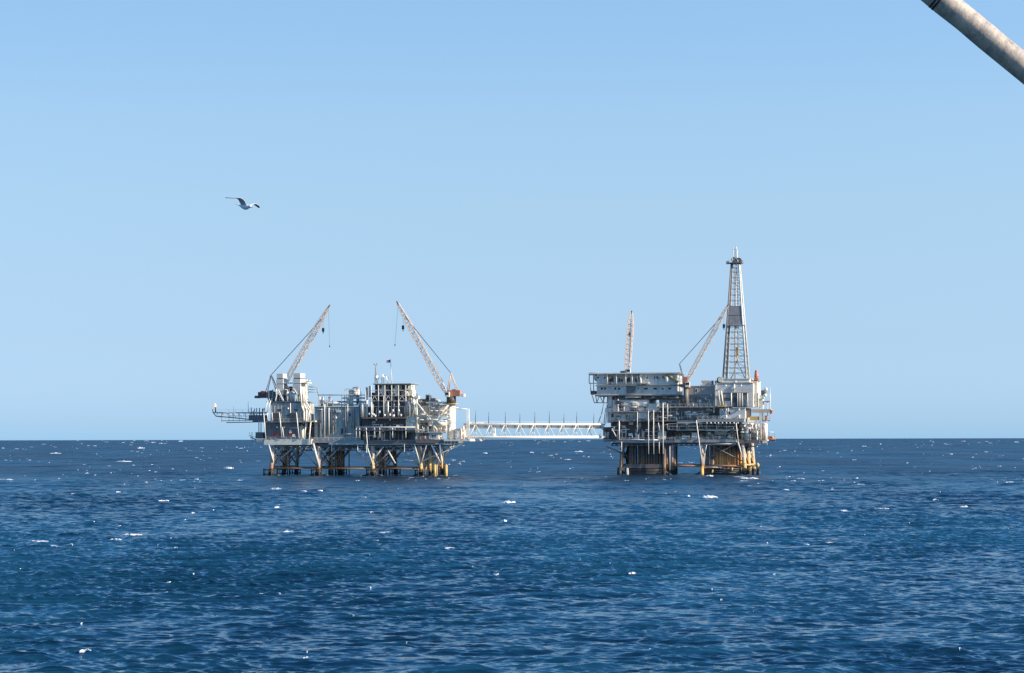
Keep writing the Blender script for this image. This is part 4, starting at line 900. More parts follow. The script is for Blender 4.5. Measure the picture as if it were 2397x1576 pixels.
# left end frame, half dome and truss bracket
lf = MB()
for x, y0_, y1_, x2 in ((1379.5, 873, 898, 1379.5), (1382.5, 898, 922, 1383.5), (1389.5, 873, 922, 1390)): lf.tube(rp(x, y0_, 2), rp(x2, y1_, 2), .17, n=6)
for y in (873.5, 878, 897.5): lf.tube(rp(1379, y, 2), rp(1397, y, 2), .14, n=6)
lf.tube(rp(1383.5, 923, 2), rp(1397, 924, 2), .2, n=6)
A.part('end_frame', lf, 'slate'); A.part('end_cabinet', MB().box(*R.pb(1383, 1393, 915, 924, 2.2)[:2], 2.2, 8, *R.pb(1383, 1393, 915, 924, 2.2)[2:]), 'brown')
A.part('end_cowl', MB().ball(rp(1397, 884, 5), 1.3, 2.6, 1.9, 12, 8), 'white')
br = MB()
for a, b_ in (((1386, 924), (1391.5, 943)), ((1391.5, 943), (1423, 943)), ((1394, 924), (1397.5, 943)), ((1397, 943), (1404, 926)), ((1404, 926), (1412, 943)), ((1412, 943), (1416, 926)), ((1413, 926), (1413, 943)), ((1422, 926), (1422, 943)), ((1414, 943), (1408, 970)), ((1408, 970), (1400, 992)), ((1421.5, 943), (1418, 992)), ((1418, 955), (1414, 990))):
    br.tube(rp(*a, 2), rp(*b_, 2), .2, n=6); 
A.part('bracket', br, 'slate')
ur = R.pt(1585, 890, 2)[0]
A.part('end_window', MB().box(ur - .02, ur + .06, 5, 6.5, zl + 2, zl + 3.5), 'glass')
A.part('soffit_duct', MB().tube(rp(1464, 930, 2.5), rp(1501, 929, 2.5), .55, n=8), 'white')

# --- modules under and behind the quarters
t = module(R, 'module', 'light grey two-deck module with big openings directly below the living quarters', 'module', 1434, 1517, 935, 962.5, 2, 22, 'lightgrey', 'slate', doors=[(1454, 956, 8, 12), (1481, 957, 16, 11), (1510, 956, 4.5, 12)],
           pipes=[(1447, 935, 985, .25, 'white'), (1490, 936, 985, .2, 'dark'), (1461, 950, 963, .2, 'white')], rnd=8, seed=51, ribs=4)
module(R, 'module', 'tall narrow light panel column at the left edge under the living quarters', 'column', 1422, 1432, 926, 990, 2.2, 18, 'lightgrey', 'lightgrey', doors=[(1428, 954, 5, 1.6)], ribs=2)
module(R, 'module', 'dim recessed band of pipes right under the living quarters floor', 'module', 1432, 1590, 926, 935, 4, 20, 'slate', 'dark', rnd=14, seed=52)
module(R, 'module', 'light grey middle storey with blue panel between walkway rail and dark well bay', 'module', 1432, 1518, 965.5, 984, 2, 22, 'lightgrey', 'grey', doors=[(1434, 973, 5, 8), (1489, 967, 4, 5)], rnd=14, seed=53)
module(R, 'cabinet', 'pale blue container box on the walkway of the middle storey', 'container', 1492, 1516, 966, 980, .4, 2.4, 'lightgrey', 'white')
module(R, 'module', 'beige ribbed box module beside the three long drop pipes', 'module', 1518, 1542, 945, 962, 1.2, 12, 'lightgrey', 'cream', ribs=1.2)
module(R, 'module', 'cluttered grey module with pipe stubs between ribbed box and crane base', 'module', 1543, 1590, 936, 984, 3, 20, 'slate', 'grey', rnd=30, seed=54, floods=[(1584, 982), (1562, 984)])
module(R, 'module', 'brown-grey bay under the beige ribbed box', 'module', 1519, 1542, 965, 985, 2.6, 20, 'brown', 'slate', rnd=8, seed=55)
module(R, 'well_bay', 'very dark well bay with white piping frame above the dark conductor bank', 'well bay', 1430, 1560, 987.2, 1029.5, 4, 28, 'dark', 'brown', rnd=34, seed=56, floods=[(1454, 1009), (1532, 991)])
module(R, 'module', 'dark rusty machinery bay at the left corner beside the bridge end', 'module', 1412, 1429, 1000, 1029, 6, 20, 'brown', 'slate', rnd=7, seed=57)
for px0, px1, y0_, y1_, lab in ((1541, 1558, 1011, 1029, 'large pale square cabinet crossed by the brightest drop pipe'), (1488, 1494, 1016, 1028, 'small pale cabinet in the dark well bay'), (1597, 1613, 1020.5, 1028.5, 'low white cabinet on the open middle deck'), (1620, 1631, 1013, 1028.5, 'grey square cabinet left of the leaning white strut')):
    module(R, 'cabinet', lab, 'cabinet', px0, px1, y0_, y1_, 1.0, 2.4, 'lightgrey', 'lightgrey', ribs=1.3)
module(R, 'module', 'open dark deck storey above the sea gap', 'module', 1562, 1650, 1008, 1028, 8, 20, 'slate', 'dark', rnd=26, seed=58)
module(R, 'module', 'dark storey with cross pipes over the sea gap, just under the grey middle deck', 'module', 1562, 1722, 989, 1003.5, 7, 22, 'slate', 'dark', rnd=34, seed=59)
module(R, 'module', 'dark lower storey with window frames above the rusty conductor bank', 'module', 1652, 1720, 1008, 1028.5, 5, 22, 'slate', 'grey', rnd=26, seed=60, wins=[(1650, 1020, 8, 12), (1666, 1022, 6, 8)])
module(R, 'cabinet', 'long grey box in the storey above the rusty conductor bank', 'container', 1673, 1700, 1010, 1018, 3, 3, 'grey', 'lightgrey')
module(R, 'module', 'grey storey full of pipework left of the blue windowed cabin', 'module', 1590, 1683, 954.5, 983, 3, 22, 'slate', 'grey', rnd=34, seed=61, floods=[(1606, 966)])
module(R, 'module', 'blue-grey weathered module with one small dark window right of the quarters', 'module', 1611, 1676, 903, 924, 3, 18, 'grey', 'lightgrey', wins=[(1630.5, 914, 4, 5)], ribs=3)
module(R, 'module', 'blue-grey storey under the small dark window, streaked and piped', 'module', 1608, 1674, 924.5, 951, 4, 18, 'grey', 'lightgrey', rnd=16, seed=62, floods=[(1665, 925), (1652, 933)])
module(R, 'control_cabin', 'blue-grey windowed cabin with sunlit cream end wall under the drill floor', 'cabin', 1684.5, 1744, 955, 980, .6, 16, 'lightgrey', 'slate', wins=[(1708, 966, 4, 6)], pipes=[(1700, 972, 980, .3, 'white'), (1730, 972, 980, .3, 'white'), (1700, 957, 961, .3, 'white'), (1730, 957, 961, .3, 'white')], ribs=0)
t = module(R, 'module', 'narrow cream pillar module between the weathered module and the drill floor', 'column', 1674, 1677.5, 898, 952, 1.5, 12, 'white', 'cream')
# drill floor
t = module(R, 'drill_floor', 'big pale blue-grey box house under the derrick with open machinery bay', 'drill floor', 1679, 1763, 896, 953, 2, 17, 'lightgrey', 'grey', pipes=[(1719, 900, 918, .28, 'white')], floods=[(1735, 903), (1699, 903)])
a0, a1, b0, b1 = R.pb(1694, 1750, 920, 952, 2); t.part('bay', MB().box(a0, a1, 1.6, 2.05, b0, b1), 'slate')
for x0, x1, y0_, y1_, m_ in ((1694, 1711, 922, 931, 'grey'), (1697, 1710, 939, 952, 'lightgrey'), (1714, 1723, 931, 941, 'dark'), (1727, 1737, 931, 951, 'black'), (1715, 1722, 943, 951, 'brown'), (1739, 1747, 936, 950, 'grey')):
    c_ = R.pb(x0, x1, y0_, y1_, 1.5); t.part('machinery', MB().box(c_[0], c_[1], 1.1, 1.7, c_[2], c_[3]), m_)
for x in (1712, 1727, 1731, 1734, 1738, 1750): t.part('post', MB().tube(rp(x, 920, 1), rp(x, 952, 1), .3 if x == 1712 else .15, n=6), 'white')
t.part('fascia', MB().box(*R.pb(1692, 1752, 919, 921, 1)[:2], .9, 2, *R.pb(1692, 1752, 919, 921, 1)[2:]), 'brown')
for a, b_ in (((1682, 915), (1686, 950)), ((1688, 915), (1693, 950))): t.part('ramp_rail', MB().tube(rp(*a, .2), rp(*b_, .2), .35, n=7), 'cream')
t.part('ramp_foot', MB().box(*R.pb(1680, 1697, 948, 953, .1)[:2], -.2, 1.4, *R.pb(1680, 1697, 948, 953, .1)[2:]), 'ochre')
t = module(R, 'substructure', 'pale plinth carrying the derrick legs', 'plinth', 1690, 1755, 886.5, 895.5, 3, 15, 'cream', 'lightgrey', floods=[(1722, 894)])
p = rp(1685, 897, 4); t = Thing(R, 'winch_drum', 'dark rounded winch housing at the left foot of the derrick', 'winch', p)
t.part('drum', MB().tube((p[0], 3, p[2] + 1.7), (p[0], 6, p[2] + 1.7), 1.2, n=14), 'slate'); t.part('housing', MB().box(p[0] - 1.4, p[0] + .8, 3.2, 6.2, p[2], p[2] + 1.3), 'dark'); t.part('cover', MB().tube((p[0] + .6, 2.7, p[2] + 1.6), (p[0] + .6, 6.2, p[2] + 1.6), 1.25, n=14), 'cream')
t = Thing(R, 'pipe_rack', 'pinkish stack of drill pipes and boxes on the roof left of the derrick', 'pipe stack', rp(1655, 903, 4))
for k, (x0, x1, y0_, y1_, m_) in enumerate(((1642, 1660, 891, 896, 'boom'), (1644, 1659, 896.5, 900, 'lightgrey'), (1661, 1664, 890, 902, 'white'), (1666, 1669, 891, 902, 'slate'), (1673, 1675, 891, 899, 'lightgrey'), (1677, 1679, 890, 899, 'dark'))):
    c_ = R.pb(x0, x1, y0_, y1_, 4); t.part('bundle' if k < 2 else 'post', MB().box(c_[0], c_[1], 4 + k * .1, 6.5, c_[2], c_[3]), m_)
t.part('base', MB().box(*R.pb(1640, 1680, 900.5, 903, 4)[:2], 3.8, 8, *R.pb(1640, 1680, 900.5, 903, 4)[2:]), 'grey')
t = module(R, 'module', 'sunlit cream tower module on the right side of the drill floor', 'module', 1763.5, 1772, 893, 953, 5, 12, 'cream', 'white', ribs=2.4)
p = rp(1771, 892, 8); t = Thing(R, 'vent_stack', 'bright orange rounded vent stack right of the derrick base', 'vent', p); h = rp(1771, 866, 8)[2] - p[2]
t.part('body', MB().tube(p, (p[0], 8, p[2] + h * .8), 1.15, .8, n=14).ball((p[0], 8, p[2] + h * .8), .8, .8, h * .2, 12, 8), 'orange'); t.part('base', MB().tube((p[0], 8, p[2] - .5), p, 1.5, n=14), 'brown')
t.part('bracket', MB().box(p[0] - 4, p[0] - .9, 7, 9, p[2] - .4, p[2] + .6), 'orange')
t.part('seam', MB().tube((p[0], 8, p[2] + h * .4), (p[0], 8, p[2] + h * .43), 1.04, n=14), 'brown')

# --- derrick
def sq(z, px_l, px_r, v=4, base=None):
    return None
T = Thing(R, 'derrick', 'tall tapering lattice drilling derrick with a grey windwall halfway up', 'derrick', rp(1723, 887, 10))
vb = 4.0; a0, a1 = rp(1692, 887, vb)[0], rp(1755, 887, vb)[0]; zb0 = rp(1723, 887, vb)[2]; W0 = (a1 - a0) * .86
b0_, b1_ = rp(1712, 617, vb + 5)[0], rp(1733, 617, vb + 5)[0]; zt0 = rp(1722, 617, vb + 5)[2]; W1 = (b1_ - b0_) * .85
cu0 = a0 + W0 / 2 + .2; cv0 = vb + W0 / 2; cu1 = (b0_ + b1_) / 2
def dc(z, i):
    q = (z - zb0) / (zt0 - zb0); h = (W0 + (W1 - W0) * q) / 2; cu = cu0 + (cu1 - cu0) * q
    return (cu + (-h, h, h, -h)[i], cv0 + (-h, -h, h, h)[i], z)
for i in range(4): T.part('leg', MB().tube(dc(zb0, i), dc(zt0, i), .5, .34, n=6), 'lightgrey' if i in (1, 2) else 'slate')  # right-hand legs paler: their sunlit look is put into the paint colour
def zpy(y): return rp(1722, y, vb + 2)[2]
lv = [887, 873, 861, 847, 833, 819, 805, 791, 777, 764, 717, 703, 690, 676, 662, 649, 636, 626, 617]
for k, y in enumerate(lv):
    z = min(zpy(y), zt0) if k else zb0; gi = MB(); bc = MB()
    for i in range(4): gi.tube(dc(z, i), dc(z, (i + 1) % 4), .10, n=5)
    if k < len(lv) - 1:
        z2 = min(zpy(lv[k + 1]), zt0)
        for i in range(4):
            md = Vector(dc(z2, i)).lerp(Vector(dc(z2, (i + 1) % 4)), .5)
            bc.tube(dc(z, i), md, .08, n=4).tube(dc(z, (i + 1) % 4), md, .08, n=4)
    T.part('girt', gi, 'dark')
    if bc.v: T.part('bracing', bc, 'grey')
for i, off in ((0, .22), (0, .5), (0, .72), (3, .35)):
    vt_ = MB()
    def fp(z): a = Vector(dc(z, i)); b_ = Vector(dc(z, (i + 1) % 4)); return a.lerp(b_, off) if i == 0 else Vector(dc(z, 3)).lerp(Vector(dc(z, 2)), off)
    vt_.tube(fp(zb0), fp(zt0 - 2), .2 if off == .5 else .13, n=5); T.part('guide_rail', vt_, 'lightgrey' if off != .5 else 'grey')
zc0, zc1 = zpy(761), zpy(716); ww = MB()
for i, (o0, o1) in enumerate(((0, 1), (1, 2), (2, 3), (3, 0))):
    def o(z, j):
        p_ = Vector(dc(z, j)); c = Vector(((dc(z, 0)[0] + dc(z, 1)[0]) / 2, (dc(z, 0)[1] + dc(z, 3)[1]) / 2, z)); return c + (p_ - c) * 1.07
    def inn(z, j): 
        p_ = Vector(dc(z, j)); c = Vector(((dc(z, 0)[0] + dc(z, 1)[0]) / 2, (dc(z, 0)[1] + dc(z, 3)[1]) / 2, z)); return c + (p_ - c) * 1.05
    for za, zb_ in ((zc0, (zc0 + zc1) / 2 - .15), ((zc0 + zc1) / 2 + .15, zc1)):
        sp_ = .35 if za == zc0 else 0
        vs = [o(za, o0), o(za, o1), o(zb_, o1), o(zb_, o0), inn(za, o0), inn(za, o1), inn(zb_, o1), inn(zb_, o0)]
        ww.add(vs, [(0, 1, 2, 3), (7, 6, 5, 4), (0, 4, 5, 1), (1, 5, 6, 2), (2, 6, 7, 3), (3, 7, 4, 0)])
T.part('windwall', ww, paint('windwall_sheet', (.33, .32, .31), .5, .1))
T.part('monkey_board', MB().box(dc(zc0, 0)[0] - .8, dc(zc0, 1)[0] + .8, dc(zc0, 0)[1] - .6, dc(zc0, 0)[1] + .1, zc0 - .25, zc0), 'grey')
cz = zt0; T.part('crown_platform', MB().box(dc(cz, 0)[0] - 1.5, dc(cz, 1)[0] + 1.5, dc(cz, 0)[1] - 1.2, dc(cz, 3)[1] + 1.2, cz, cz + .35), 'slate')
T.part('crown_block', MB().tube((cu1 + 1.6, cv0 - 1.4, cz + 1.3), (cu1 + 1.6, cv0 + 1.4, cz + 1.3), 1.35, n=16).tube((cu1 - .8, cv0 - 1.2, cz + 1.7), (cu1 - .8, cv0 + 1.2, cz + 1.7), 1.2, n=14), 'brown')
T.part('railing', MB().rail([(dc(cz, 0)[0] - 1.5, dc(cz, 0)[1] - 1.2, cz + .35), (dc(cz, 1)[0] + 1.5, dc(cz, 0)[1] - 1.2, cz + .35), (dc(cz, 1)[0] + 1.5, dc(cz, 3)[1] + 1.2, cz + .35)], 1.1, 1.5, .06), 'grey')
tz = rp(1722, 578, cv0)[2]; T.part('gin_pole', MB().lattice((cu1 - .2, cv0, cz + .3), (cu1 - .2, cv0, tz), 3.2, 1.6, .9, 6, .16, .08, .45, .1), 'lightgrey')
T.part('beacon', MB().tube((cu1 - .2, cv0, tz), (cu1 - .2, cv0, tz + 1.6), .12, .04, n=5), 'grey')
T.part('side_box', MB().box(dc(cz, 0)[0] - 2.6, dc(cz, 0)[0] - 1.4, cv0 - 1, cv0 + .6, cz - .2, cz + 1.2), 'lightgrey')
zz_ = zpy(820); T.part('travelling_block', MB().box(cu0 + .1, cu0 + 1.0, cv0 - .5, cv0 + .5, zz_ - 2, zz_ + 1.6).tube((cu0 + .5, cv0, zz_ - 2), (cu0 + .5, cv0, zz_ - 5), .3, n=8), 'ochre')
for s_ in (-.3, .3, .8): T.part('drilling_line', MB().tube((cu0 + .5 + s_ * .6, cv0, zz_ + 1.5), (cu1 + s_ * .5, cv0, zt0), .06, n=4), 'cable')
T.part('stand_pipe', MB().tube((cu0 - .6, cv0 - .2, zb0), (cu0 + .2, cv0, zpy(640)), .45, .25, n=8), 'lightgrey')
T.part('ladder', MB().ladder(dc(zb0, 1), dc(zt0, 1), .7, .06), 'cream')
T.part('hose', MB().path([(cu0 - 2.5, cv0 - 1, zb0), (cu0 - .8, cv0 - 1, zb0 + 3.4), (cu0 + .2, cv0 - 1, zb0 + 8.5), (cu0 + 1.6, cv0 - 1, zb0 + 6), (cu0 + 4.2, cv0 - 1, zb0 + .5)], .22, 7), 'slate')

# --- cranes on the right platform
crane(R, 'crane beside the derrick with red base and long boom leaning right up to the windwall', 1.5, (1608, 892), (1704, 716), (1591, 852), (1604, 898), (1599, 1611, 885, 905), (1606, 906, 952, 1.2), 1.9,
      [(.9, 1695, 760, True)], feet2=(1602, 893), colr='orange', pedmat='brown')
crane(R, 'crane with nearly upright boom rising behind the living quarters roof', 26, (1468, 873), (1479, 733), (1473, 862), (1466, 874), (1462, 1474, 868, 874), (1468, 875, 900, 1.2), 2.9,
      [(.7, 1474.5, 778, True)], v_tip=44, colr='boom', boomm='boom')
# --- sunny right end of the right platform
t = Thing(R, 'side_tower', 'open cream side tower of platforms hanging off the right end beyond the drill floor', 'tower', rp(1785, 1000, 6))
for x, y0_, y1_ in ((1779, 925, 1030), (1786, 940, 1028), (1803, 908, 982), (1797, 940, 985), (1770, 985, 1030), (1763, 990, 1030), (1755, 990, 1030)): t.part('post', MB().tube(rp(x, y0_, 6), rp(x, y1_, 6), .2, n=7), 'cream')
for x0, x1, y0_, y1_, m_ in ((1776, 1786, 933, 953, 'cream'), (1777, 1784, 967, 986, 'cream'), (1786, 1802, 939, 941, 'orange'), (1758, 1805, 958, 966, 'boom'), (1802, 1808, 960, 968, 'orange'), (1786, 1802, 984, 986, 'slate'), (1750, 1790, 988, 990, 'cream'), (1790, 1796, 973, 984, 'orange'), (1755, 1775, 975, 984, 'ochre'), (1748, 1756, 956, 978, 'brown'), (1782, 1790, 914, 926, 'slate')):
    c_ = R.pb(x0, x1, y0_, y1_, 5); t.part('panel', MB().box(c_[0], c_[1], 5, 9, c_[2], c_[3]), m_)
for x, y in ((1790, 918), (1793, 912), (1787, 930), (1791, 926)): p = rp(x, y, 4.6); t.part('valve', MB().ball(p, .9, .6, .9, 8, 6), 'cream' if y != 918 else 'slate')
t.part('railing', MB().rail([rp(1786, 922, 5), rp(1804, 922, 5)], 2.4, 1.6, .07), 'lightgrey'); t.part('railing', MB().rail([rp(1786, 984, 5), rp(1803, 984, 5)], 1.3, 1.6, .07), 'white')
for k in range(44):
    x = rg.uniform(1734, 1786); ya = rg.uniform(990, 1010); v = rg.uniform(1, 9); t.part('pipe', MB().path([rp(x, ya, v), rp(x + rg.uniform(-3, 3), ya + rg.uniform(8, 20), v), rp(x + rg.uniform(-2, 2), 1031, v)], rg.choice([.15, .25, .4]), 7), rg.choice(['white', 'cream', 'lightgrey', 'cream', 'orange', 'slate']))
for k in range(12):
    x = rg.uniform(1733, 1770); y = rg.choice([993, 1000, 1012, 1020]); t.part('pipe', MB().tube(rp(x, y, rg.uniform(.5, 4)), rp(x + rg.uniform(5, 16), y, rg.uniform(.5, 4)), rg.uniform(.15, .4), n=7), rg.choice(['white', 'cream', 'slate', 'lightgrey']))
module(R, 'module', 'cream pipework bay between the rusty bank deck and the side tower', 'module', 1728, 1768, 992, 1029, 11, 14, 'slate', 'grey', rnd=12, seed=71)
tank(R, 'storage_tank', 'big bright white upright tank at the far right end', 'tank', 1790, 990, 1029.5, 13, 4, 'white'); tank(R, 'storage_tank', 'grey banded vessel at the right end above the yellow legs', 'tank', 1751, 1000, 1031, 13, 2, 'lightgrey', 'cream')
tank(R, 'storage_tank', 'slim cream vessel between the grey banded vessel and the big white tank', 'tank', 1769, 992, 1030, 5.5, 3, 'cream')
for a, b_ in (((1737, 1002), (1744, 1010)), ((1754, 1000), (1762, 1018))):
    pass
deck(RP, R, 1776, 1796, 1029.5, 1032, 3, 8, 'cream', 'side_platform'); RP.part('davit', MB().tube(rp(1779, 1032, 4), rp(1779, 1042, 4), .22, n=6).tube(rp(1795, 1030, 4), rp(1796, 1042, 4), .08, n=5), 'white')
# lifeboat
p = rp(1806, 1033, 9); t = Thing(R, 'lifeboat', 'small orange enclosed lifeboat hanging at the far right end', 'lifeboat', p)
hu = MB(); vs = []; n = 10
for k in range(9):
    q = k / 8 * 2 - 1; wd = math.sqrt(max(.02, 1 - q * q * .96))
    for i in range(n):
        a = 2 * math.pi * i / n; vs.append((p[0] + q * 2.4, p[1] + math.cos(a) * 1.1 * wd, p[2] + 1.0 + math.sin(a) * (.9 if math.sin(a) < 0 else .35) * wd))
fs = [(k * n + i, k * n + (i + 1) % n, (k + 1) * n + (i + 1) % n, (k + 1) * n + i) for k in range(8) for i in range(n)] + [tuple(range(n)), tuple(8 * n + i for i in reversed(range(n)))]
t.part('hull', hu.add(vs, fs, True), 'orange'); t.part('canopy', MB().ball((p[0] - .2, p[1], p[2] + 1.5), 1.5, .8, 1.1, 12, 8), 'orange'); t.part('hatch', MB().box(p[0] - .3, p[0] + .4, p[1] - .83, p[1] - .6, p[2] + 1.5, p[2] + 2.1), 'dark')
for x in (-1.6, 1.6): t.part('fall_wire', MB().tube((p[0] + x, p[1], p[2] + 1.3), (p[0] + x * .6, p[1], p[2] + 4.2), .06, n=5), 'cable')
t.part('davit', MB().path([(p[0] - 4.5, p[1], p[2] + 1), (p[0] - 3.2, p[1], p[2] + 4.2), (p[0] + 1.0, p[1], p[2] + 4.2)], .14, 6), 'cream')

# --- loose pipework on the right platform's front
for k in range(40):
    x = rg.uniform(1432, 1720); y = rg.choice([954, 966, 987, 1007, 1030]); v = rg.uniform(-.2, 3)
    RP.part('pipe', MB().tube(rp(x, y, v), rp(x, y - rg.uniform(5, 17), v), rg.uniform(.1, .24), n=6), rg.choice(['white', 'lightgrey', 'grey', 'slate', 'brown', 'cream']))
for k in range(30):
    x = rg.uniform(1432, 1700); y = rg.uniform(955, 1028); v = rg.uniform(0, 2.5)
    RP.part('pipe', MB().tube(rp(x, y, v), rp(x + rg.uniform(6, 26), y, v), rg.uniform(.08, .2), n=6), rg.choice(['lightgrey', 'slate', 'brown', 'dark', 'grey']))

# ================================================================== BRIDGE
pa = L.world(L.pt(1092, 1026, 3.5)); pb_ = R.world(R.pt(1420, 1026, 3.5))
th = -math.degrees(math.atan2(pb_[1] - pa[1], pb_[0] - pa[0])); Bf = Frame((pa[0] + pb_[0]) / 2, (pa[1] + pb_[1]) / 2, th)
T = Thing(Bf, 'footbridge', 'white steel truss footbridge joining the two platforms', 'bridge', (0, 2, Bf.pt(1255, 1026, 0)[2]))
def bp(x, y, v): p = Bf.pt(x, y, 0); return (p[0], v, p[2])
ln = Bf.pt(1096, 1000, 0)[0], Bf.pt(1416, 1000, 0)[0]
ztop, zbot, zmid = Bf.pt(1255, 993.5, 0)[2], Bf.pt(1255, 1023.5, 0)[2], Bf.pt(1255, 1002, 0)[2]
for v in (0, 4.6):
    T.part('top_chord', MB().tube((ln[0], v, ztop), (ln[1], v, ztop), .42, n=10), 'bridge'); T.part('bottom_chord', MB().tube((ln[0], v, zbot), (ln[1], v, zbot), .6, n=10), 'bridge')
N = 19; stp = (ln[1] - ln[0]) / N
for k in range(N):
    x0 = ln[0] + stp * k
    if k % 2 == 0:
        T.part('diagonal', MB().tube((x0 + .4, 0, zbot), (x0 + stp - .1, 0, ztop), .2, n=6), 'bridge')
        T.part('diagonal', MB().tube((x0 + stp * 1.15, 4.6, ztop), (x0 + stp * 1.9, 4.6, zbot), .17, n=6), 'lightgrey')
    else:
        T.part('diagonal', MB().tube((x0 + .3, 4.6, zbot), (x0 + stp * .95, 4.6, ztop), .16, n=6), 'lightgrey')
        T.part('diagonal', MB().tube((x0, 0, ztop), (x0 + stp * .9, 0, zbot), .14, n=6), 'bridge')
for k in range(N + 1): x = ln[0] + stp * k; T.part('cross_beam', MB().tube((x, 0, zbot), (x, 4.6, zbot), .16, n=6), 'bridge') if k % 2 else None
T.part('walkway', MB().box(ln[0], ln[1], .55, 4.05, zbot - .1, zbot + .18), 'bridge')
T.part('pipe', MB().tube((ln[0], 2.2, zmid), (ln[1], 2.2, zmid), .34, n=8), 'white'); T.part('pipe', MB().tube((ln[0], 3.2, zmid + .9), (ln[1], 3.2, zmid + .9), .3, n=8), 'lightgrey')
T.part('cable_tray', MB().box(ln[0], ln[1], 1.2, 3.6, zmid + .35, ztop - .55), 'lightgrey')
for k in range(0, N): x = ln[0] + stp * (k + .5); T.part('hanger', MB().tube((x, .9, zmid - .2), (x, .9, ztop), .12, n=5), 'slate')
T.part('railing', MB().rail([(ln[0], 0, ztop + .3), (ln[1], 0, ztop + .3)], .95, 3.2, .04), 'lightgrey')
hx = bp(1158, 1026, -.2); T.part('valve_station', MB().tube((hx[0], -.1, zmid), (hx[0] + .2, -.1, zbot + .3), .3, n=7).ball((hx[0] - .5, -.1, zbot + .8), .6, .5, 1.1, 8, 6).box(hx[0] - 1.0, hx[0] + .9, -.5, .3, zbot - .1, zbot + .4), 'cream')
T.part('gangway', MB().box(Bf.pt(1100, 995, 0)[0], Bf.pt(1136, 995, 0)[0], 1, 4, ztop + .4, ztop + .75), 'cream')
ordn = ['first', 'second', 'third', 'fourth', 'fifth', 'sixth', 'seventh', 'eighth', 'ninth']
for k, (x, y) in enumerate(((1113, 963), (1144, 967), (1183, 967), (1217, 969), (1252, 967), (1286, 965), (1320, 970), (1350, 966), (1390, 968))):
    b_ = Bf.pt(x, 991, 0); tp = Bf.pt(x + (1.2 if k == 0 else .4), y, 0)
    red = k in (1, 4)
    t = Thing(Bf, 'lamp_post', 'red-tipped lamp post standing on the footbridge, %s from the left platform' % ordn[k] if red else 'thin dark lamp post standing on the footbridge, %s from the left platform' % ordn[k], 'lamp post', (b_[0], 0, b_[2]), 'lamp posts along the footbridge')
    t.part('pole', MB().tube((b_[0], 0, b_[2] - .4), (b_[0], 0, b_[2] + (tp[2] - b_[2]) * .5), .18, .14, n=7).tube((b_[0], 0, b_[2] + (tp[2] - b_[2]) * .5), (tp[0], 0, tp[2]), .12, .06, n=6), 'dark')
    t.part('lamp', MB().ball((tp[0], 0, tp[2]), .22, .22, .38, 8, 6), 'orange' if red else 'grey')

# ================================================================== SEAGULL
bf = Vector((-(CX - 574) / FPX * 62, 62, H0 + (HY + 1.3 - 484) / FPX * 62)); bd = MB(); fi = []
def ringloft(rs, mat_i, cap=True, n=12):
    """rs: (x, y, z, half width, half height)"""
    vs = []; 
    for (x, y, z, a, b_) in rs:
        for i in range(n): q = 2 * math.pi * i / n; vs.append((x, y + a * math.cos(q), z + b_ * math.sin(q)))
    fs = [(k * n + i, k * n + (i + 1) % n, (k + 1) * n + (i + 1) % n, (k + 1) * n + i) for k in range(len(rs) - 1) for i in range(n)]
    fs += [tuple(reversed(range(n))), tuple((len(rs) - 1) * n + i for i in range(n))]
    bd.add(vs, fs, True); 
    for f_ in fs: fi.append(mat_i)
ringloft([(-.36, 0, .045, .075, .006), (-.27, 0, .035, .055, .012), (-.20, 0, .025, .042, .032), (-.12, 0, .008, .062, .055), (-.02, 0, -.01, .078, .074), (.07, 0, -.012, .076, .078), (.15, 0, .0, .058, .062), (.20, 0, .014, .043, .046), (.25, 0, .016, .041, .044), (.285, 0, .012, .032, .032), (.30, 0, .008, .016, .018)], 0)
ringloft([(.297, 0, .008, .013, .015), (.34, 0, .002, .010, .011), (.365, 0, -.012, .004, .005)], 2)
for s_ in (-1, 1): bd.ball((.262, s_ * .036, .026), .006, .006, .006, 6, 4); fi += [3] * (len(bd.f) - len(fi))
def wing(st, sgn):
    """st: (y, z, x leading, x trailing, thickness, material)"""
    m = 7
    for k in range(len(st) - 1):
        vs = []
        for (y, z, xl, xt, th_, mm) in (st[k], st[k + 1]):
            for i in range(m): q = i / (m - 1); vs.append((xl + (xt - xl) * q, sgn * y, z + th_ * math.sin(math.pi * min(1, q * 1.4 + .08)) * 1.3 - .02 * q))
            for i in range(m): q = 1 - i / (m - 1); vs.append((xl + (xt - xl) * q, sgn * y, z - th_ * .25 - .02 * q - .002))
        n2 = 2 * m; fs = [(i, (i + 1) % n2, n2 + (i + 1) % n2, n2 + i) for i in range(n2)]
        if k == 0: fs.append(tuple(range(n2)))
        if k == len(st) - 2: fs.append(tuple(n2 + i for i in range(n2)))
        bd.add(vs, fs, True); fi.extend([st[k][5]] * len(fs))
wing([(.03, .03, .13, -.11, .016, 1), (.12, .12, .15, -.10, .014, 1), (.22, .19, .16, -.06, .012, 1), (.32, .215, .14, -.04, .010, 1), (.44, .195, .06, -.03, .004, 0), (.56, .18, -.04, -.09, .003, 0), (.64, .17, -.12, -.15, .002, 0)], -1)  # near wing's outer part white: light through thin feathers put into the colour
wing([(.03, .03, .13, -.11, .016, 1), (.12, .075, .15, -.09, .014, 1), (.24, .13, .15, -.05, .012, 1), (.36, .135, .10, -.05, .010, 1), (.50, .11, .0, -.11, .008, 3), (.60, .085, -.06, -.14, .006, 3), (.66, .07, -.11, -.16, .004, 3)], 1)
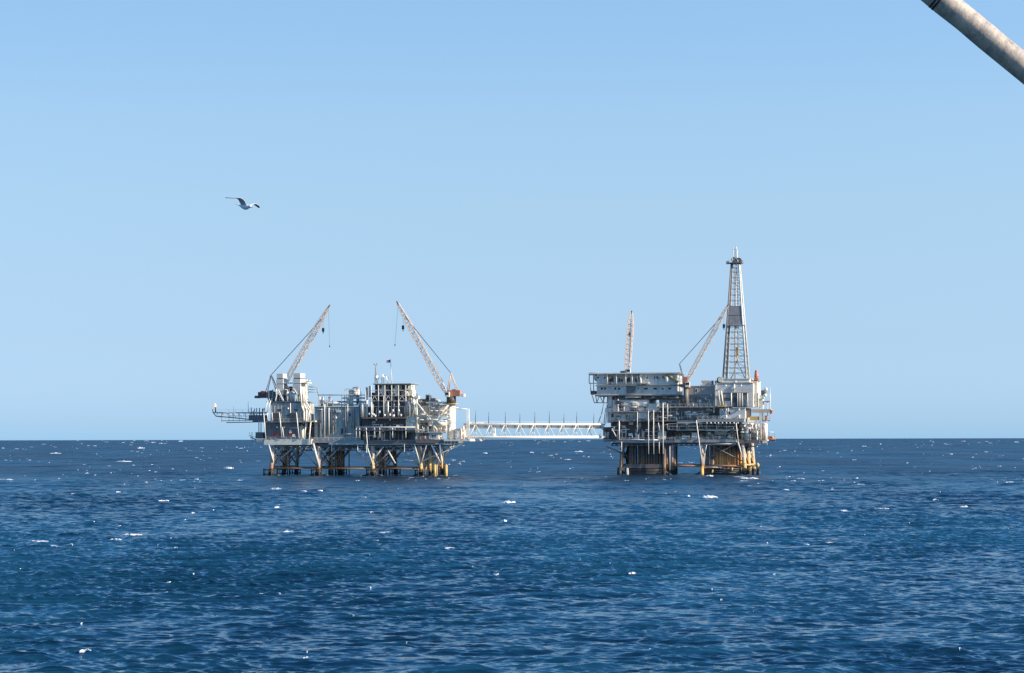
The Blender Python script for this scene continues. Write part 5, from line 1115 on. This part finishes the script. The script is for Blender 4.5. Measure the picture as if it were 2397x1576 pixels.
single('seagull', bd, [plain('gull_white', (.80, .80, .80), .8), plain('gull_grey', (.52, .53, .55), .8), plain('gull_bill', (.35, .22, .06), .5), plain('gull_black', (.03, .03, .035), .7)],
       'grey-white seagull gliding with spread bent wings in the open sky on the left', 'bird', fidx=fi, loc=bf, rot=(RD(-4), RD(7), RD(-43)))

# ================================================================== POLE close to the camera
m, t_, b_n = nodes('weathered_pole')
tcn = t_.nodes.new('ShaderNodeTexCoord')
def dotn(v):
    q_ = t_.nodes.new('ShaderNodeVectorMath'); q_.operation = 'DOT_PRODUCT'; t_.links.new(tcn.outputs['Object'], q_.inputs[0]); q_.inputs[1].default_value = v; return q_.outputs['Value']
mpn = t_.nodes.new('ShaderNodeCombineXYZ'); t_.links.new(dotn((.775 * 9, 0, -.632 * 9)), mpn.inputs[0]); t_.links.new(dotn((.632 * 5, 0, .775 * 5)), mpn.inputs[1]); t_.links.new(dotn((0, 5, 0)), mpn.inputs[2])
n1 = noise(t_, mpn.outputs[0], 2.2, 6, .75); n2 = noise(t_, tcn.outputs['Object'], 16, 5, .7); n3 = noise(t_, tcn.outputs['Object'], 5, 3, .6)
c = mixc(t_, mapr(t_, n1.outputs[0], .38, .62), (.62, .48, .34), (.30, .26, .22)); c = mixc(t_, mapr(t_, n2.outputs[0], .52, .66, 0, .7), c, (.15, .14, .13)); c = mixc(t_, mapr(t_, n3.outputs[0], .56, .75, 0, .5), c, (.66, .56, .46))
t_.links.new(c, b_n.inputs['Base Color']); b_n.inputs['Roughness'].default_value = .55
bu = t_.nodes.new('ShaderNodeBump'); bu.inputs['Strength'].default_value = .5; bu.inputs['Distance'].default_value = .012; t_.links.new(n1.outputs[0], bu.inputs['Height']); t_.links.new(bu.outputs[0], b_n.inputs['Normal'])
YP = 9.0; s0 = FPX / YP
def cp(px, py, y=YP): return Vector(((px - CX) / FPX * y, y, H0 - (py - (HY - RS * (px - CX))) / FPX * y))
a = cp(2205, 0) ; d = (cp(2350, 118.5) - cp(2205, 0)).normalized()
rad = 30.2 / s0; q0, q1 = a - d * 1.5, a + d * 3.0
base = q1; pt = Thing(Frame(0, 0, 0), 'boom_pole', 'weathered grey metal boom pole slanting across the top right corner', 'pole', tuple(base))
mb = MB(); K = 60; n = 40; vs = []; qq = d.to_track_quat('Z', 'Y'); rgp = random.Random(5)
dents = [(rgp.uniform(0, 4.5), rgp.uniform(0, 6.28), rgp.uniform(.03, .09)) for _ in range(60)]
for k in range(K * 4 + 1):
    s_ = 4.5 * k / (K * 4); p_ = q0 + d * s_
    for i in range(n):
        an_ = 2 * math.pi * i / n; r_ = rad
        for (ds, da, dw) in dents:
            e = ((s_ - ds) / dw) ** 2 + (min(abs(an_ - da), 6.283 - abs(an_ - da)) / .5) ** 2
            if e < 6: r_ -= .0022 * math.exp(-e)
        vs.append(p_ + qq @ Vector((r_ * math.cos(an_), r_ * math.sin(an_), 0)))
fs = [(k * n + i, k * n + (i + 1) % n, (k + 1) * n + (i + 1) % n, (k + 1) * n + i) for k in range(K * 4) for i in range(n)]
mb.add(vs, fs, True); pt.part('tube', mb, m)
for (px, py) in ((2197, -7), (2203, -2)):
    c_ = cp(px, py); pt.part('strap', MB().tube(c_ - d * .004, c_ + d * .004, rad * 1.03, n=40), 'black')
